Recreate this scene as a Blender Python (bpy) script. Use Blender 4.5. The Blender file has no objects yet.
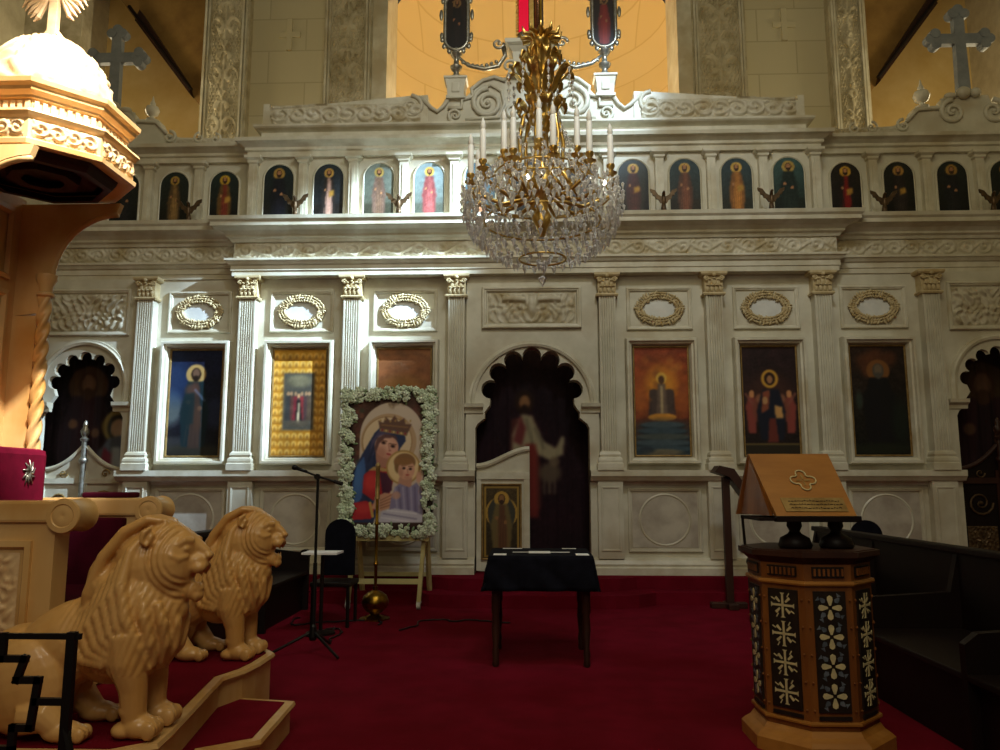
import bpy, bmesh, math, random
import numpy as np
from mathutils import Vector, Matrix, noise as mnoise
PI = math.pi
S = bpy.context.scene
C = S.collection
# ---------------------------------------------------------------- camera, world, lights, exposure
PITCH, YAW, CAMX, CAMH = 0.1401, 0.0354, -0.064, 1.5
cam_d = bpy.data.cameras.new('camera'); cam = bpy.data.objects.new('camera', cam_d); C.objects.link(cam)
cam_d.sensor_width = 36; cam_d.lens = 780*36/1000; cam_d.clip_end = 100; cam_d.clip_start = 0.05
cam.location = (CAMX, 0, CAMH); cam.rotation_euler = (PI/2+PITCH, 0, YAW)
S.camera = cam
W = bpy.data.worlds.new('world'); S.world = W; W.use_nodes = True
W.node_tree.nodes['Background'].inputs[0].default_value = (1.0, .86, .62, 1)
W.node_tree.nodes['Background'].inputs[1].default_value = .06
S.view_settings.view_transform = 'Standard'; S.view_settings.look = 'None'
S.view_settings.exposure = 0; S.view_settings.gamma = 1; S.view_settings.use_curve_mapping = False

def light(name, kind, loc, target, power, color, size=.3, angle=None, blend=.3, sy=None):
    d = bpy.data.lights.new(name, kind); o = bpy.data.objects.new(name, d); C.objects.link(o)
    o.location = loc; d.energy = power; d.color = color
    if kind == 'AREA':
        d.size = size
        if sy: d.shape = 'RECTANGLE'; d.size_y = sy
    else: d.shadow_soft_size = size
    if kind == 'SPOT': d.spot_size = math.radians(angle); d.spot_blend = blend
    if target is not None:
        o.rotation_euler = (Vector(target)-Vector(loc)).to_track_quat('-Z', 'Y').to_euler()
    return o
COOL = (.58, .78, 1.0); WARM = (1.0, .76, .42)
light('flood_light_beam', 'SPOT', (3.3, 7.9, 9.0), (-3.15, 10.9, 4.0), 16500, COOL, .09, 23, .75)
light('flood_light_wide', 'SPOT', (1.4, 4.0, 9.6), (-.2, 10.0, 4.2), 560, (.85, .93, 1), .4, 80, .6)
light('flood_light_pediment', 'SPOT', (2.6, 7.2, 9.6), (.9, 10.6, 7.0), 1900, COOL, .2, 28, .8)
light('flood_light_canopy', 'SPOT', (-.9, 2.4, 6.6), (-2.95, 4.45, 3.42), 4300, (1, .97, .92), .08, 28, .6)
light('nave_light', 'AREA', (.6, 1.5, 9.5), (.2, 11, 4.6), 205, (1, .88, .54), 5.0)
light('nave_light_left', 'AREA', (-.6, -1.5, 5.5), (-2.0, 4.4, .7), 95, (1, .88, .66), 2.2)
light('apse_light', 'POINT', (0, 14.0, 6.0), None, 420, (1, .86, .60), .4)
light('aisle_light_left', 'POINT', (-7.3, 12.2, 7.6), None, 95, (1, .84, .54), .4)
light('aisle_light_right', 'POINT', (7.3, 12.2, 7.6), None, 90, (1, .84, .52), .4)

# ---------------------------------------------------------------- materials
def srgb(c):
    if isinstance(c, str):
        c = c.lstrip('#'); c = [int(c[i:i+2], 16)/255 for i in (0, 2, 4)]
    return [x/12.92 if x <= .04045 else ((x+.055)/1.055)**2.4 for x in c]
def newmat(name):
    m = bpy.data.materials.new(name); m.use_nodes = True
    return m, m.node_tree, m.node_tree.nodes['Principled BSDF']
def mat(name, col, rough=.6, metal=0, col2=None, scale=4, detail=5, stretch=None, bump=0, bscale=40, spec=.4, mixlo=.35, mixhi=.65, coat=0, sheen=0, col3=None, s3=1.2):
    m, t, b = newmat(name); N, L = t.nodes, t.links
    b.inputs['Roughness'].default_value = rough; b.inputs['Metallic'].default_value = metal
    b.inputs['Specular IOR Level'].default_value = spec
    if coat: b.inputs['Coat Weight'].default_value = coat; b.inputs['Coat Roughness'].default_value = .15
    if sheen: b.inputs['Sheen Weight'].default_value = sheen
    c1 = (*srgb(col), 1)
    b.inputs['Base Color'].default_value = c1
    tc = N.new('ShaderNodeTexCoord'); mp = N.new('ShaderNodeMapping'); L.new(tc.outputs['Object'], mp.inputs[0])
    if stretch: mp.inputs['Scale'].default_value = stretch
    if col2:
        n = N.new('ShaderNodeTexNoise'); n.inputs['Scale'].default_value = scale; n.inputs['Detail'].default_value = detail
        n.inputs['Roughness'].default_value = .6
        L.new(mp.outputs[0], n.inputs['Vector'])
        r = N.new('ShaderNodeValToRGB'); r.color_ramp.elements[0].position = mixlo; r.color_ramp.elements[1].position = mixhi
        r.color_ramp.elements[0].color = c1; r.color_ramp.elements[1].color = (*srgb(col2), 1)
        L.new(n.outputs['Fac'], r.inputs[0]); out = r.outputs[0]
        if col3:
            n3 = N.new('ShaderNodeTexNoise'); n3.inputs['Scale'].default_value = s3; n3.inputs['Detail'].default_value = 6
            L.new(tc.outputs['Object'], n3.inputs['Vector'])
            r3 = N.new('ShaderNodeValToRGB'); r3.color_ramp.elements[0].position = .48; r3.color_ramp.elements[1].position = .68
            L.new(n3.outputs['Fac'], r3.inputs[0])
            mx = N.new('ShaderNodeMix'); mx.data_type = 'RGBA'
            L.new(r3.outputs[0], mx.inputs[0]); L.new(out, mx.inputs[6]); mx.inputs[7].default_value = (*srgb(col3), 1); out = mx.outputs[2]
        L.new(out, b.inputs['Base Color'])
    if bump:
        n2 = N.new('ShaderNodeTexNoise'); n2.inputs['Scale'].default_value = bscale; n2.inputs['Detail'].default_value = 4
        L.new(mp.outputs[0], n2.inputs['Vector'])
        bp = N.new('ShaderNodeBump'); bp.inputs['Strength'].default_value = bump; bp.inputs['Distance'].default_value = .01
        L.new(n2.outputs['Fac'], bp.inputs['Height']); L.new(bp.outputs[0], b.inputs['Normal'])
    return m
MT = {}
MT['marble'] = mat('marble', '#d6d1bd', .42, col2='#c2bda8', scale=2.2, bump=.08, bscale=30, col3='#b9ae95', s3=1.6)
MT['marble_trim'] = mat('marble_trim', '#dcd7c3', .4, col2='#c4bea6', scale=3, bump=.06, bscale=40, col3='#bdb193', s3=2.2)
MT['marble_relief'] = mat('marble_relief', '#d0c9b4', .5, col2='#bab094', scale=5, bump=.1, bscale=50, col3='#a6946c', s3=3)
MT['gilt_marble'] = mat('gilt_marble', '#b69f70', .5, col2='#cdbd94', scale=9, bump=.15, bscale=60)
MT['plate'] = mat('plate', '#dfe0da', .35, col2='#cfd0ca', scale=5)
MT['marble_dado'] = mat('marble_dado', '#b5ab9b', .4, col2='#9d9283', scale=3.5, col3='#c3bba9', s3=2.5)
MT['stone'] = mat('stone', '#cfc6a8', .8, col2='#b9ae90', scale=3, bump=.3, bscale=25)
MT['stone_carved'] = mat('stone_carved', '#cfc6ab', .75, col2='#ab9f80', scale=4, bump=.3, bscale=30)
MT['plaster'] = mat('plaster', '#dcc082', .85, col2='#cfae6a', scale=1.5, bump=.15, bscale=10)
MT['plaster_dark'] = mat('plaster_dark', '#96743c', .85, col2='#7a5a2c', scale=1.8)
MT['grey_cross'] = mat('grey_cross', '#8f9496', .6, col2='#7c8184', scale=6)
MT['carpet'] = mat('carpet', '#741225', .95, col2='#640f1e', scale=3, bump=.5, bscale=180, spec=.04, col3='#5e0816', s3=.8)
MT['velvet'] = mat('velvet', '#4c0a22', .9, col2='#3a0619', scale=6, spec=.1)
MT['velvet_red'] = mat('velvet_red', '#7c1030', .9, col2='#660c26', scale=6, spec=.1)
MT['curtain'] = mat('curtain', '#260a14', .9, col2='#1c0710', scale=5, sheen=.1, spec=.1)
MT['wood'] = mat('wood', '#dcb880', .4, col2='#cda264', scale=3, stretch=(1, 1, .18), bump=.05, bscale=30, coat=.2, col3='#c08c48', s3=2)
MT['wood_carved'] = mat('wood_carved', '#dfc092', .5, col2='#cba574', scale=10, bump=.1, bscale=60, coat=.2)
MT['wood_lion'] = mat('wood_lion', '#d6a868', .36, col2='#c6924e', scale=4, stretch=(1, 1, .5), bump=.04, bscale=60, coat=.25, col3='#cc9c5c', s3=3)
MT['wood_lectern'] = mat('wood_lectern', '#8a5424', .4, col2='#6e3f1a', scale=4, stretch=(2, 2, .3), coat=.3, bump=.05)
MT['wood_board'] = mat('wood_board', '#b27a36', .4, col2='#9a6428', scale=4, stretch=(.4, 2, 2), coat=.3)
MT['wood_dark'] = mat('wood_dark', '#170a07', .5, col2='#100705', scale=4, stretch=(1, 1, .3), spec=.25)
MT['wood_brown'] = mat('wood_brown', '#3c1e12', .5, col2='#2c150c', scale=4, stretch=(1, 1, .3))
MT['inlay_dark'] = mat('inlay_dark', '#17100b', .5, col2='#241a12', scale=20)
MT['inlay_pearl'] = mat('inlay_pearl', '#d8c894', .35, col2='#bdb28a', scale=25)
MT['inlay_blue'] = mat('inlay_blue', '#6b7480', .35, col2='#4c5560', scale=25)
MT['gold'] = mat('gold', '#e6c67a', .3, 1, col2='#cfa552', scale=12)
MT['gold_soft'] = mat('gold_soft', '#a98d58', .45, .5, col2='#86693a', scale=12)
MT['brass'] = mat('brass', '#a98432', .28, 1, col2='#7d5f20', scale=10, bump=.2, bscale=60)
MT['silver'] = mat('silver', '#b5b2a6', .35, .8, col2='#8f8a7a', scale=20)
MT['bronze'] = mat('bronze', '#6a5338', .45, .5, col2='#4c3b27', scale=12)
MT['candle'] = mat('candle', '#fbfaf6', .5)
MT['black_metal'] = mat('black_metal', '#12100f', .45, .3)
MT['black_cloth'] = mat('black_cloth', '#0a0a12', .9, col2='#12121c', scale=10, spec=.1)
MT['black_plastic'] = mat('black_plastic', '#0e0e0f', .5)
MT['paper'] = mat('paper', '#f2f2f0', .8)
MT['easel'] = mat('easel', '#cfc48a', .55, col2='#c2b67a', scale=5)
MT['rubber'] = mat('rubber', '#bcbab0', .6)
MT['flower'] = mat('flower', '#dfe6d0', .8, col2='#b9c9a6', scale=9, bump=.4, bscale=90)
MT['leaf'] = mat('leaf', '#8fa57c', .8, col2='#6f8a5f', scale=9)
def glass(name, col, rough=.03):
    m, t, b = newmat(name)
    b.inputs['Base Color'].default_value = (*srgb(col), 1); b.inputs['Roughness'].default_value = rough
    b.inputs['Transmission Weight'].default_value = .5; b.inputs['IOR'].default_value = 1.55
    return m
MT['crystal'] = glass('crystal', '#ffffff', .05)
MT['red_glass'] = glass('red_glass', '#d01030', .15)
def red_lamp():
    m, t, b = newmat('red_lamp'); b.inputs['Base Color'].default_value = (.8, .01, .05, 1)
    b.inputs['Emission Color'].default_value = (.75, .0, .03, 1); b.inputs['Emission Strength'].default_value = .42; b.inputs['Roughness'].default_value = .2
    return m
MT['red_lamp'] = red_lamp()
def glow_bead():
    m, t, b = newmat('glow_bead'); b.inputs['Emission Color'].default_value = (1, .93, .75, 1); b.inputs['Emission Strength'].default_value = 9  # plain emission for the small beads among the crystals
    return m
MT['glow_bead'] = glow_bead()
def brick(name, a, b_, mortar, bw, bh, rough=.85):
    m, t, b = newmat(name); N, L = t.nodes, t.links; b.inputs['Roughness'].default_value = rough
    tc = N.new('ShaderNodeTexCoord'); sp = N.new('ShaderNodeSeparateXYZ'); cb = N.new('ShaderNodeCombineXYZ')
    L.new(tc.outputs['Object'], sp.inputs[0]); L.new(sp.outputs[0], cb.inputs[0]); L.new(sp.outputs[2], cb.inputs[1])
    k = N.new('ShaderNodeTexBrick'); k.inputs['Color1'].default_value = (*srgb(a), 1); k.inputs['Color2'].default_value = (*srgb(b_), 1)
    k.inputs['Mortar'].default_value = (*srgb(mortar), 1); k.inputs['Scale'].default_value = 1
    k.inputs['Brick Width'].default_value = bw; k.inputs['Row Height'].default_value = bh; k.inputs['Mortar Size'].default_value = .012
    L.new(cb.outputs[0], k.inputs['Vector']); L.new(k.outputs['Color'], b.inputs['Base Color'])
    bp = N.new('ShaderNodeBump'); bp.inputs['Strength'].default_value = .3; bp.invert = True
    L.new(k.outputs['Fac'], bp.inputs['Height']); L.new(bp.outputs[0], b.inputs['Normal'])
    return m
MT['masonry'] = brick('masonry', '#cfc6a6', '#c8be9c', '#b8ad8c', 1.35, .62)
MT['plaster_brick'] = brick('plaster_brick', '#e3c78c', '#dfc183', '#d3b272', 1.1, .55)
def vcol(name, rough=.55, coat=0):
    m, t, b = newmat(name); a = t.nodes.new('ShaderNodeVertexColor'); a.layer_name = 'paint'
    t.links.new(a.outputs[0], b.inputs['Base Color']); b.inputs['Roughness'].default_value = rough
    b.inputs['Specular IOR Level'].default_value = .3
    if coat: b.inputs['Coat Weight'].default_value = coat
    return m
MT['painting'] = vcol('painting', .5, .1)
MT['embroidery'] = vcol('embroidery', .9)

# ---------------------------------------------------------------- mesh helpers (all coordinates are world coordinates; build() subtracts the root's place)
def rootloc(p):
    v = Vector((0, 0, 0))
    while p is not None: v += p.location; p = p.parent
    return v
class MB:
    def __init__(s): s.v = []; s.f = []
    def add(s, vs, fs):
        o = len(s.v); s.v.extend([tuple(v) for v in vs]); s.f.extend([tuple(i+o for i in f) for f in fs]); return s
    def box(s, x0, x1, y0, y1, z0, z1, bev=0):
        if bev <= 0:
            return s.add([(x0,y0,z0),(x1,y0,z0),(x1,y1,z0),(x0,y1,z0),(x0,y0,z1),(x1,y0,z1),(x1,y1,z1),(x0,y1,z1)],
                  [(0,3,2,1),(4,5,6,7),(0,1,5,4),(1,2,6,5),(2,3,7,6),(3,0,4,7)])
        b = min(bev, (x1-x0)/2.01, (y1-y0)/2.01, (z1-z0)/2.01)
        return s.bm(lambda bm: _bevbox(bm, x0, x1, y0, y1, z0, z1, b))
    def bm(s, fn):
        bm = bmesh.new(); fn(bm); bm.verts.ensure_lookup_table()
        for i, v in enumerate(bm.verts): v.index = i
        s.add([v.co[:] for v in bm.verts], [[v.index for v in f.verts] for f in bm.faces]); bm.free(); return s
    def rings(s, rings, closed=True, cap=True):
        n = len(rings[0]); o = len(s.v)
        for r in rings: s.v.extend([tuple(p) for p in r])
        for i in range(len(rings)-1):
            for j in range(n if closed else n-1):
                k = (j+1) % n
                s.f.append((o+i*n+j, o+i*n+k, o+(i+1)*n+k, o+(i+1)*n+j))
        if cap and closed:
            s.f.append(tuple(o+j for j in reversed(range(n)))); s.f.append(tuple(o+(len(rings)-1)*n+j for j in range(n)))
        return s
    def tube(s, path, r, n=8, cap=True):
        P = [Vector(p) for p in path]; R = r if isinstance(r, (list, tuple)) else [r]*len(P)
        rings = []; prev = None
        for i, p in enumerate(P):
            t = (P[min(i+1, len(P)-1)]-P[max(i-1, 0)])
            if t.length < 1e-9: t = Vector((0, 0, 1))
            t.normalize()
            if prev is None:
                u = t.cross(Vector((0, 0, 1)))
                if u.length < .05: u = t.cross(Vector((1, 0, 0)))
            else: u = prev - t*prev.dot(t)
            u.normalize(); prev = u; w = t.cross(u)
            rings.append([p+(u*math.cos(2*PI*k/n)+w*math.sin(2*PI*k/n))*R[i] for k in range(n)])
        return s.rings(rings, True, cap)
    def lathe(s, c, prof, n=24, axis='Z', a0=0, seg=2*PI):
        rings = []
        for r, h in prof:
            ring = []
            for k in range(n):
                a = a0+seg*k/n
                x, y = r*math.cos(a), r*math.sin(a)
                ring.append({'Z': (c[0]+x, c[1]+y, c[2]+h), 'Y': (c[0]+x, c[1]+h, c[2]+y), 'X': (c[0]+h, c[1]+x, c[2]+y)}[axis])
            rings.append(ring)
        return s.rings(rings)
    def ell(s, c, r, n=12, m=8, rot=None):
        rings = []
        for i in range(m+1):
            a = PI*i/m; rr = max(math.sin(a), 1e-3); z = -math.cos(a)
            ring = []
            for k in range(n):
                v = Vector((r[0]*rr*math.cos(2*PI*k/n), r[1]*rr*math.sin(2*PI*k/n), r[2]*z))
                if rot is not None: v = rot @ v
                ring.append(v+Vector(c))
            rings.append(ring)
        return s.rings(rings)
    def prism(s, poly, plane, a, b):
        """poly in the plane ('XZ' extruded along Y, 'XY' along Z, 'YZ' along X)"""
        def q(p, h): return {'XZ': (p[0], h, p[1]), 'XY': (p[0], p[1], h), 'YZ': (h, p[0], p[1])}[plane]
        n = len(poly); o = len(s.v)
        s.v.extend([q(p, a) for p in poly]); s.v.extend([q(p, b) for p in poly])
        s.f.append(tuple(o+i for i in range(n))); s.f.append(tuple(o+n+i for i in reversed(range(n))))
        for i in range(n):
            j = (i+1) % n; s.f.append((o+i, o+n+i, o+n+j, o+j))
        return s
    def sweep(s, path, prof, closed=False, left=False):
        """profile (offset outward, z) swept along a plan polyline with mitred corners"""
        P = [Vector((p[0], p[1])) for p in path]; n = len(P); cols = []
        for i in range(n):
            def nrm(a, b):
                d = (b-a).normalized(); return Vector((-d.y, d.x)) if left else Vector((d.y, -d.x))
            if closed or 0 < i < n-1:
                n1 = nrm(P[i-1], P[i]); n2 = nrm(P[i], P[(i+1) % n]); m = (n1+n2); m = m/max(m.dot(n1), .2)
            elif i == 0: m = nrm(P[0], P[1])
            else: m = nrm(P[-2], P[-1])
            cols.append([(P[i].x+m.x*o, P[i].y+m.y*o, z) for o, z in prof])
        if closed: cols.append(cols[0])
        s.rings(cols, False, False)
        if not closed:
            k = len(prof); o = len(s.v)-len(cols)*k
            s.f.append(tuple(o+j for j in range(k))); s.f.append(tuple(o+(len(cols)-1)*k+j for j in reversed(range(k))))
        return s
    def relief(s, org, u, w, h, fn, depth, res, sides=True, n=None):
        """height field panel: org = lower left corner, u = unit direction along, n = outward normal"""
        org = Vector(org); u = Vector(u).normalized(); n = Vector(n) if n is not None else Vector((u.y, -u.x, 0))
        nx, nz = max(2, int(w/res)), max(2, int(h/res))
        X, Z = np.meshgrid(np.linspace(0, w, nx+1), np.linspace(0, h, nz+1))
        H = np.clip(fn(X, Z), 0, 1)*depth
        up = Vector((0, 0, 1)) if abs(n.z) < .5 else n.cross(u)
        o = len(s.v)
        for j in range(nz+1):
            for i in range(nx+1):
                s.v.append(tuple(org+u*X[j, i]+up*Z[j, i]+n*H[j, i]))
        for j in range(nz):
            for i in range(nx):
                a = o+j*(nx+1)+i; s.f.append((a, a+1, a+nx+2, a+nx+1))
        return s
    def build(s, name, m, parent=None, smooth=False, label=None, kind=None, auto=None):
        me = bpy.data.meshes.new(name); L = rootloc(parent) if parent else Vector((0, 0, 0))
        me.from_pydata([(v[0]-L.x, v[1]-L.y, v[2]-L.z) for v in s.v], [], s.f)
        me.validate(); me.update()
        bm = bmesh.new(); bm.from_mesh(me); bmesh.ops.recalc_face_normals(bm, faces=bm.faces); bm.to_mesh(me); bm.free()
        if m: me.materials.append(MT[m] if isinstance(m, str) else m)
        if smooth:
            me.polygons.foreach_set('use_smooth', [True]*len(me.polygons))
            if auto: me.set_sharp_from_angle(angle=math.radians(auto))
        o = bpy.data.objects.new(name, me); C.objects.link(o)
        if parent: o.parent = parent
        if label: o['label'] = label
        if kind: o['kind'] = kind
        return o
def _bevbox(bm, x0, x1, y0, y1, z0, z1, b):
    bmesh.ops.create_cube(bm, size=1)
    for v in bm.verts: v.co = Vector(((x0+x1)/2+v.co.x*(x1-x0), (y0+y1)/2+v.co.y*(y1-y0), (z0+z1)/2+v.co.z*(z1-z0)))
    bmesh.ops.bevel(bm, geom=bm.edges[:], offset=b, segments=2, affect='EDGES', profile=.6)
def tag(o, label, cat, group=None):
    o['label'] = label; o['category'] = cat
    if group: o['group'] = group
    return o
def thing(name, label, cat, loc=(0, 0, 0), group=None):
    o = bpy.data.objects.new(name, None); C.objects.link(o); o.location = loc; o.empty_display_size = .1
    return tag(o, label, cat, group)
def struct(o): o['kind'] = 'structure'; return o
def copy_tree(o, parent=None):
    c = o.copy(); C.objects.link(c); c.parent = parent
    for ch in list(o.children): copy_tree(ch, c)
    return c
def place_copy(o, loc, label, group=None, rz=0):
    c = copy_tree(o); c.location = loc; c.rotation_euler.z = rz; tag(c, label, o['category'], group); return c
def shell(mb):
    return mb

# ---------------------------------------------------------------- relief patterns
def sm(x): x = np.clip(x, 0, 1); return x*x*(3-2*x)
def scroll(P=.55, seed=0):
    def fn(X, Z):
        h = Z.max(); z = (Z-h/2)/(h/2)
        a = 2*np.pi*X/P
        vine = sm(1.3-np.abs(z-.55*np.sin(a))/.2)
        cell = np.floor(X/(P/2)); cx = (cell+.5)*P/2; sgn = np.where(cell % 2 == 0, -1, 1)
        dx = (X-cx)/(h/2); dz = z-sgn*.12*-1; r = np.sqrt(dx*dx+dz*dz); th = np.arctan2(dz*sgn, dx)
        sp = sm(.5+.9*np.cos(th-9*r)) * (r < .95) * sm((1-r)*5)
        leaf = sm(.2+.8*np.sin(23*X/h*.5+seed)*np.sin(17*z/2+5*np.sin(a)))*.55
        edge = sm((1-np.abs(z))*8)
        return np.maximum(np.maximum(vine, sp), leaf)*edge
    return fn
def arabesque(P=.9, k=1.0):
    def fn(X, Z):
        w = X.max(); x = np.abs(X-w/2)/(w/2); z = (Z % P)/P
        stem = sm(1.4-x/.1)
        r = np.sqrt((x-.45)**2+((z-.3)*P*2/w)**2*.6); th = np.arctan2(z-.3, x-.45)
        s1 = sm(.5+.9*np.cos(th*1+11*r))*(r < .5)
        r2 = np.sqrt((x)**2+((z-.78)*P*2/w)**2*.5); s2 = sm(.5+.9*np.cos(5*np.arctan2(z-.78, x+1e-6)+4*r2))*(r2 < .55)
        fl = sm(.1+.9*np.sin(31*x)*np.sin(44*z*k))*.6
        return np.maximum(np.maximum(stem*.8, fl), np.maximum(s1, s2))*sm((1-x)*8)
    return fn
def foliage(s=1.0, seed=0):
    def fn(X, Z):
        w, h = X.max(), Z.max(); x = np.abs(X-w/2); z = Z-h/2
        a = np.sin(30/s*x+4*np.sin(14/s*z+seed)); b = np.sin(26/s*z+3*np.sin(19/s*x+1+seed))
        return sm(.35+.55*a*b+.3*np.sin(55/s*x-30/s*z)) * sm(np.minimum(np.minimum(X, w-X), np.minimum(Z, h-Z))/.03)
    return fn

# ---------------------------------------------------------------- painting (devotional pictures as coloured fine meshes)
class Paint:
    def __init__(s, w, h, n, bg, seed=1):
        s.w, s.h = w, h; s.nx = n; s.ny = max(2, int(n*h/w))
        s.X, s.Y = np.meshgrid(np.linspace(0, 1, s.nx+1), np.linspace(0, 1, s.ny+1))
        s.asp = h/w; s.A = np.zeros(s.X.shape+(3,)); s.A[:] = Paint.c(bg); s.rng = np.random.RandomState(seed)
    @staticmethod
    def c(col):
        if isinstance(col, str):
            col = col.lstrip('#'); col = ''.join(c*2 for c in col) if len(col) == 3 else col; return np.array([int(col[i:i+2], 16)/255 for i in (0, 2, 4)])
        return np.array(col)
    def mix(s, m, col, a=1):
        m = np.clip(m, 0, 1)[..., None]*a; s.A[:] = s.A*(1-m)+Paint.c(col)*m; return s
    def ell(s, cx, cy, rx, ry, col, a=1, soft=.08, rot=0):
        dx, dy = s.X-cx, (s.Y-cy)*s.asp; c, n = math.cos(rot), math.sin(rot)
        u, v = dx*c+dy*n, -dx*n+dy*c
        d = np.sqrt((u/rx)**2+(v/(ry*s.asp))**2)
        return s.mix((1-d)/soft+.5, col, a)
    def ring(s, cx, cy, r, t, col, a=1):
        d = np.sqrt((s.X-cx)**2+((s.Y-cy)*s.asp)**2); return s.mix((t-np.abs(d-r))/(.4*t)+.3, col, a)
    def poly(s, pts, col, a=1):
        ins = np.zeros(s.X.shape, bool); n = len(pts)
        for i in range(n):
            x1, y1 = pts[i]; x2, y2 = pts[(i+1) % n]
            cnd = ((y1 > s.Y) != (y2 > s.Y)); 
            with np.errstate(divide='ignore', invalid='ignore'):
                xi = (x2-x1)*(s.Y-y1)/(y2-y1+1e-12)+x1
            ins ^= cnd & (s.X < xi)
        return s.mix(Paint.bl(ins.astype(float), 1), col, a)
    @staticmethod
    def bl(M, n):
        for _ in range(n):
            for ax in (0, 1):
                P_ = np.pad(M, [(1, 1) if i == ax else (0, 0) for i in range(M.ndim)], mode='edge')
                M = (np.take(P_, range(0, M.shape[ax]), ax)+2*M+np.take(P_, range(2, M.shape[ax]+2), ax))/4
        return M
    def blur(s, n=1): s.A = Paint.bl(s.A, n); return s
    def line(s, x1, y1, x2, y2, t, col, a=1):
        ax, ay = x1, y1*s.asp; bx, by = x2-x1, (y2-y1)*s.asp
        k = np.clip(((s.X-ax)*bx+(s.Y*s.asp-ay)*by)/(bx*bx+by*by+1e-9), 0, 1)
        d = np.sqrt((s.X-ax-k*bx)**2+(s.Y*s.asp-ay-k*by)**2); return s.mix((t-d)/(.35*t)+.5, col, a)
    def vgrad(s, top, bot):
        s.A[:] = Paint.c(bot)*(1-s.Y[..., None])+Paint.c(top)*s.Y[..., None]; return s
    def mottle(s, amt=.05, f=3):
        X, Y = s.X, s.Y*s.asp; t = 0
        for k in range(5):
            a, b, p = s.rng.uniform(2, 5)*f, s.rng.uniform(2, 5)*f, s.rng.uniform(0, 6)
            t = t+np.sin(a*X+2*np.sin(b*Y+p))*np.cos(b*Y-1.5*np.sin(a*X*.7+p))
        s.A *= (1+amt*t/2)[..., None]; s.A += s.rng.normal(0, amt*.25, s.X.shape)[..., None]; return s
    def mesh(s, name, org, u, parent, m='painting', arch=False, wave=None, tilt=0):
        org = Vector(org); u = Vector(u).normalized(); n = Vector((u.y, -u.x, 0))
        o = MB(); r = s.w/2
        up = Vector((0, 0, 1))*math.cos(tilt)-n*math.sin(tilt)
        for j in range(s.ny+1):
            for i in range(s.nx+1):
                x, y = s.X[j, i], s.Y[j, i]
                if arch:
                    top = 1-(r-math.sqrt(max(0, r*r-(x*s.w-r)**2)))/s.h
                    y *= top
                d = wave(x, y) if wave else 0
                o.v.append(tuple(org+u*(x*s.w)+up*(y*s.h)+n*d))
        for j in range(s.ny):
            for i in range(s.nx):
                a = j*(s.nx+1)+i; o.f.append((a, a+1, a+s.nx+2, a+s.nx+1))
        A = s.A
        if arch:
            A = s.A.copy()
            for i in range(s.nx+1):
                x = s.X[0, i]; top = 1-(r-math.sqrt(max(0, r*r-(x*s.w-r)**2)))/s.h
                for k in range(3): A[:, i, k] = np.interp(s.Y[:, i]*top, s.Y[:, i], s.A[:, i, k])
        ob = o.build(name, m, parent, smooth=bool(wave))
        at = ob.data.color_attributes.new('paint', 'FLOAT_COLOR', 'POINT')
        A = np.clip(A, 0, 1); lin = np.where(A <= .04045, A/12.92, ((A+.055)/1.055)**2.4)
        at.data.foreach_set('color', np.concatenate([lin, np.ones(A.shape[:2]+(1,))], 2).astype(np.float32).ravel())
        return ob
def saint(p, cx=.5, base=.1, top=.86, robe='#7a2a22', mantle='#553322', halo='#c9a244', skin='#a87850', s=1.0, beard='#3a2416', book=False):
    """standing figure: halo, head, mantle, robe, hands, feet"""
    H = top-base; hw = .24*s
    hy = top-.07*H; hr = .115*s
    p.ell(cx, hy, hr*1.45, hr*1.45/p.asp, halo, 1)
    p.poly([(cx-hw*.55, hy-.09*H), (cx+hw*.55, hy-.09*H), (cx+hw, base+.45*H), (cx+hw*.8, base+.02), (cx-hw*.8, base+.02), (cx-hw, base+.45*H)], mantle)
    p.poly([(cx-hw*.2, hy-.1*H), (cx+hw*.25, hy-.1*H), (cx+hw*.5, base+.3*H), (cx+hw*.45, base), (cx-hw*.35, base), (cx-hw*.3, base+.4*H)], robe)
    for k in range(5): p.line(cx+hw*(-.6+.3*k), base+.04, cx+hw*(-.3+.18*k), base+.55*H, .012*s, np.clip(Paint.c(robe)*1.35, 0, 1), .35)
    p.ell(cx, hy, hr*.72, hr*.95/p.asp, beard)
    p.ell(cx, hy+.01, hr*.5, hr*.68/p.asp, skin)
    p.ell(cx, hy-hr*.6/p.asp, hr*.42, hr*.45/p.asp, beard)
    p.ell(cx-hw*.45, base+.58*H, .04*s, .04*s/p.asp, skin); p.ell(cx+hw*.35, base+.5*H, .04*s, .04*s/p.asp, skin)
    if book: p.poly([(cx+hw*.1, base+.42*H), (cx+hw*.8, base+.46*H), (cx+hw*.75, base+.58*H), (cx+hw*.05, base+.54*H)], '#b58a3a')
D = 10.7; PW = D+.16
# ---------------------------------------------------------------- setting
fl = MB().box(-9, 9, -1.5, 17.5, -.1, 0); struct(fl.build('floor', 'carpet'))
st = MB()
st.prism([(-8.5, 10.2), (-1.55, 10.2), (-1.3, 9.95), (-1.0, 9.85), (1.0, 9.85), (1.3, 9.95), (1.55, 10.2), (8.5, 10.2), (8.5, 16), (-8.5, 16)], 'XY', 0, .155)
st.prism([(-8.5, 10.5), (-1.35, 10.5), (-1.1, 10.3), (-.9, 10.22), (.9, 10.22), (1.1, 10.3), (1.35, 10.5), (8.5, 10.5), (8.5, 16), (-8.5, 16)], 'XY', .155, .31)
struct(st.build('altar_steps', 'carpet'))
struct(MB().box(-9.15, -9, -1.5, 17.5, 0, 13).build('wall_left', 'stone'))
struct(MB().box(9, 9.15, -1.5, 17.5, 0, 13).build('wall_right', 'stone'))
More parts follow.
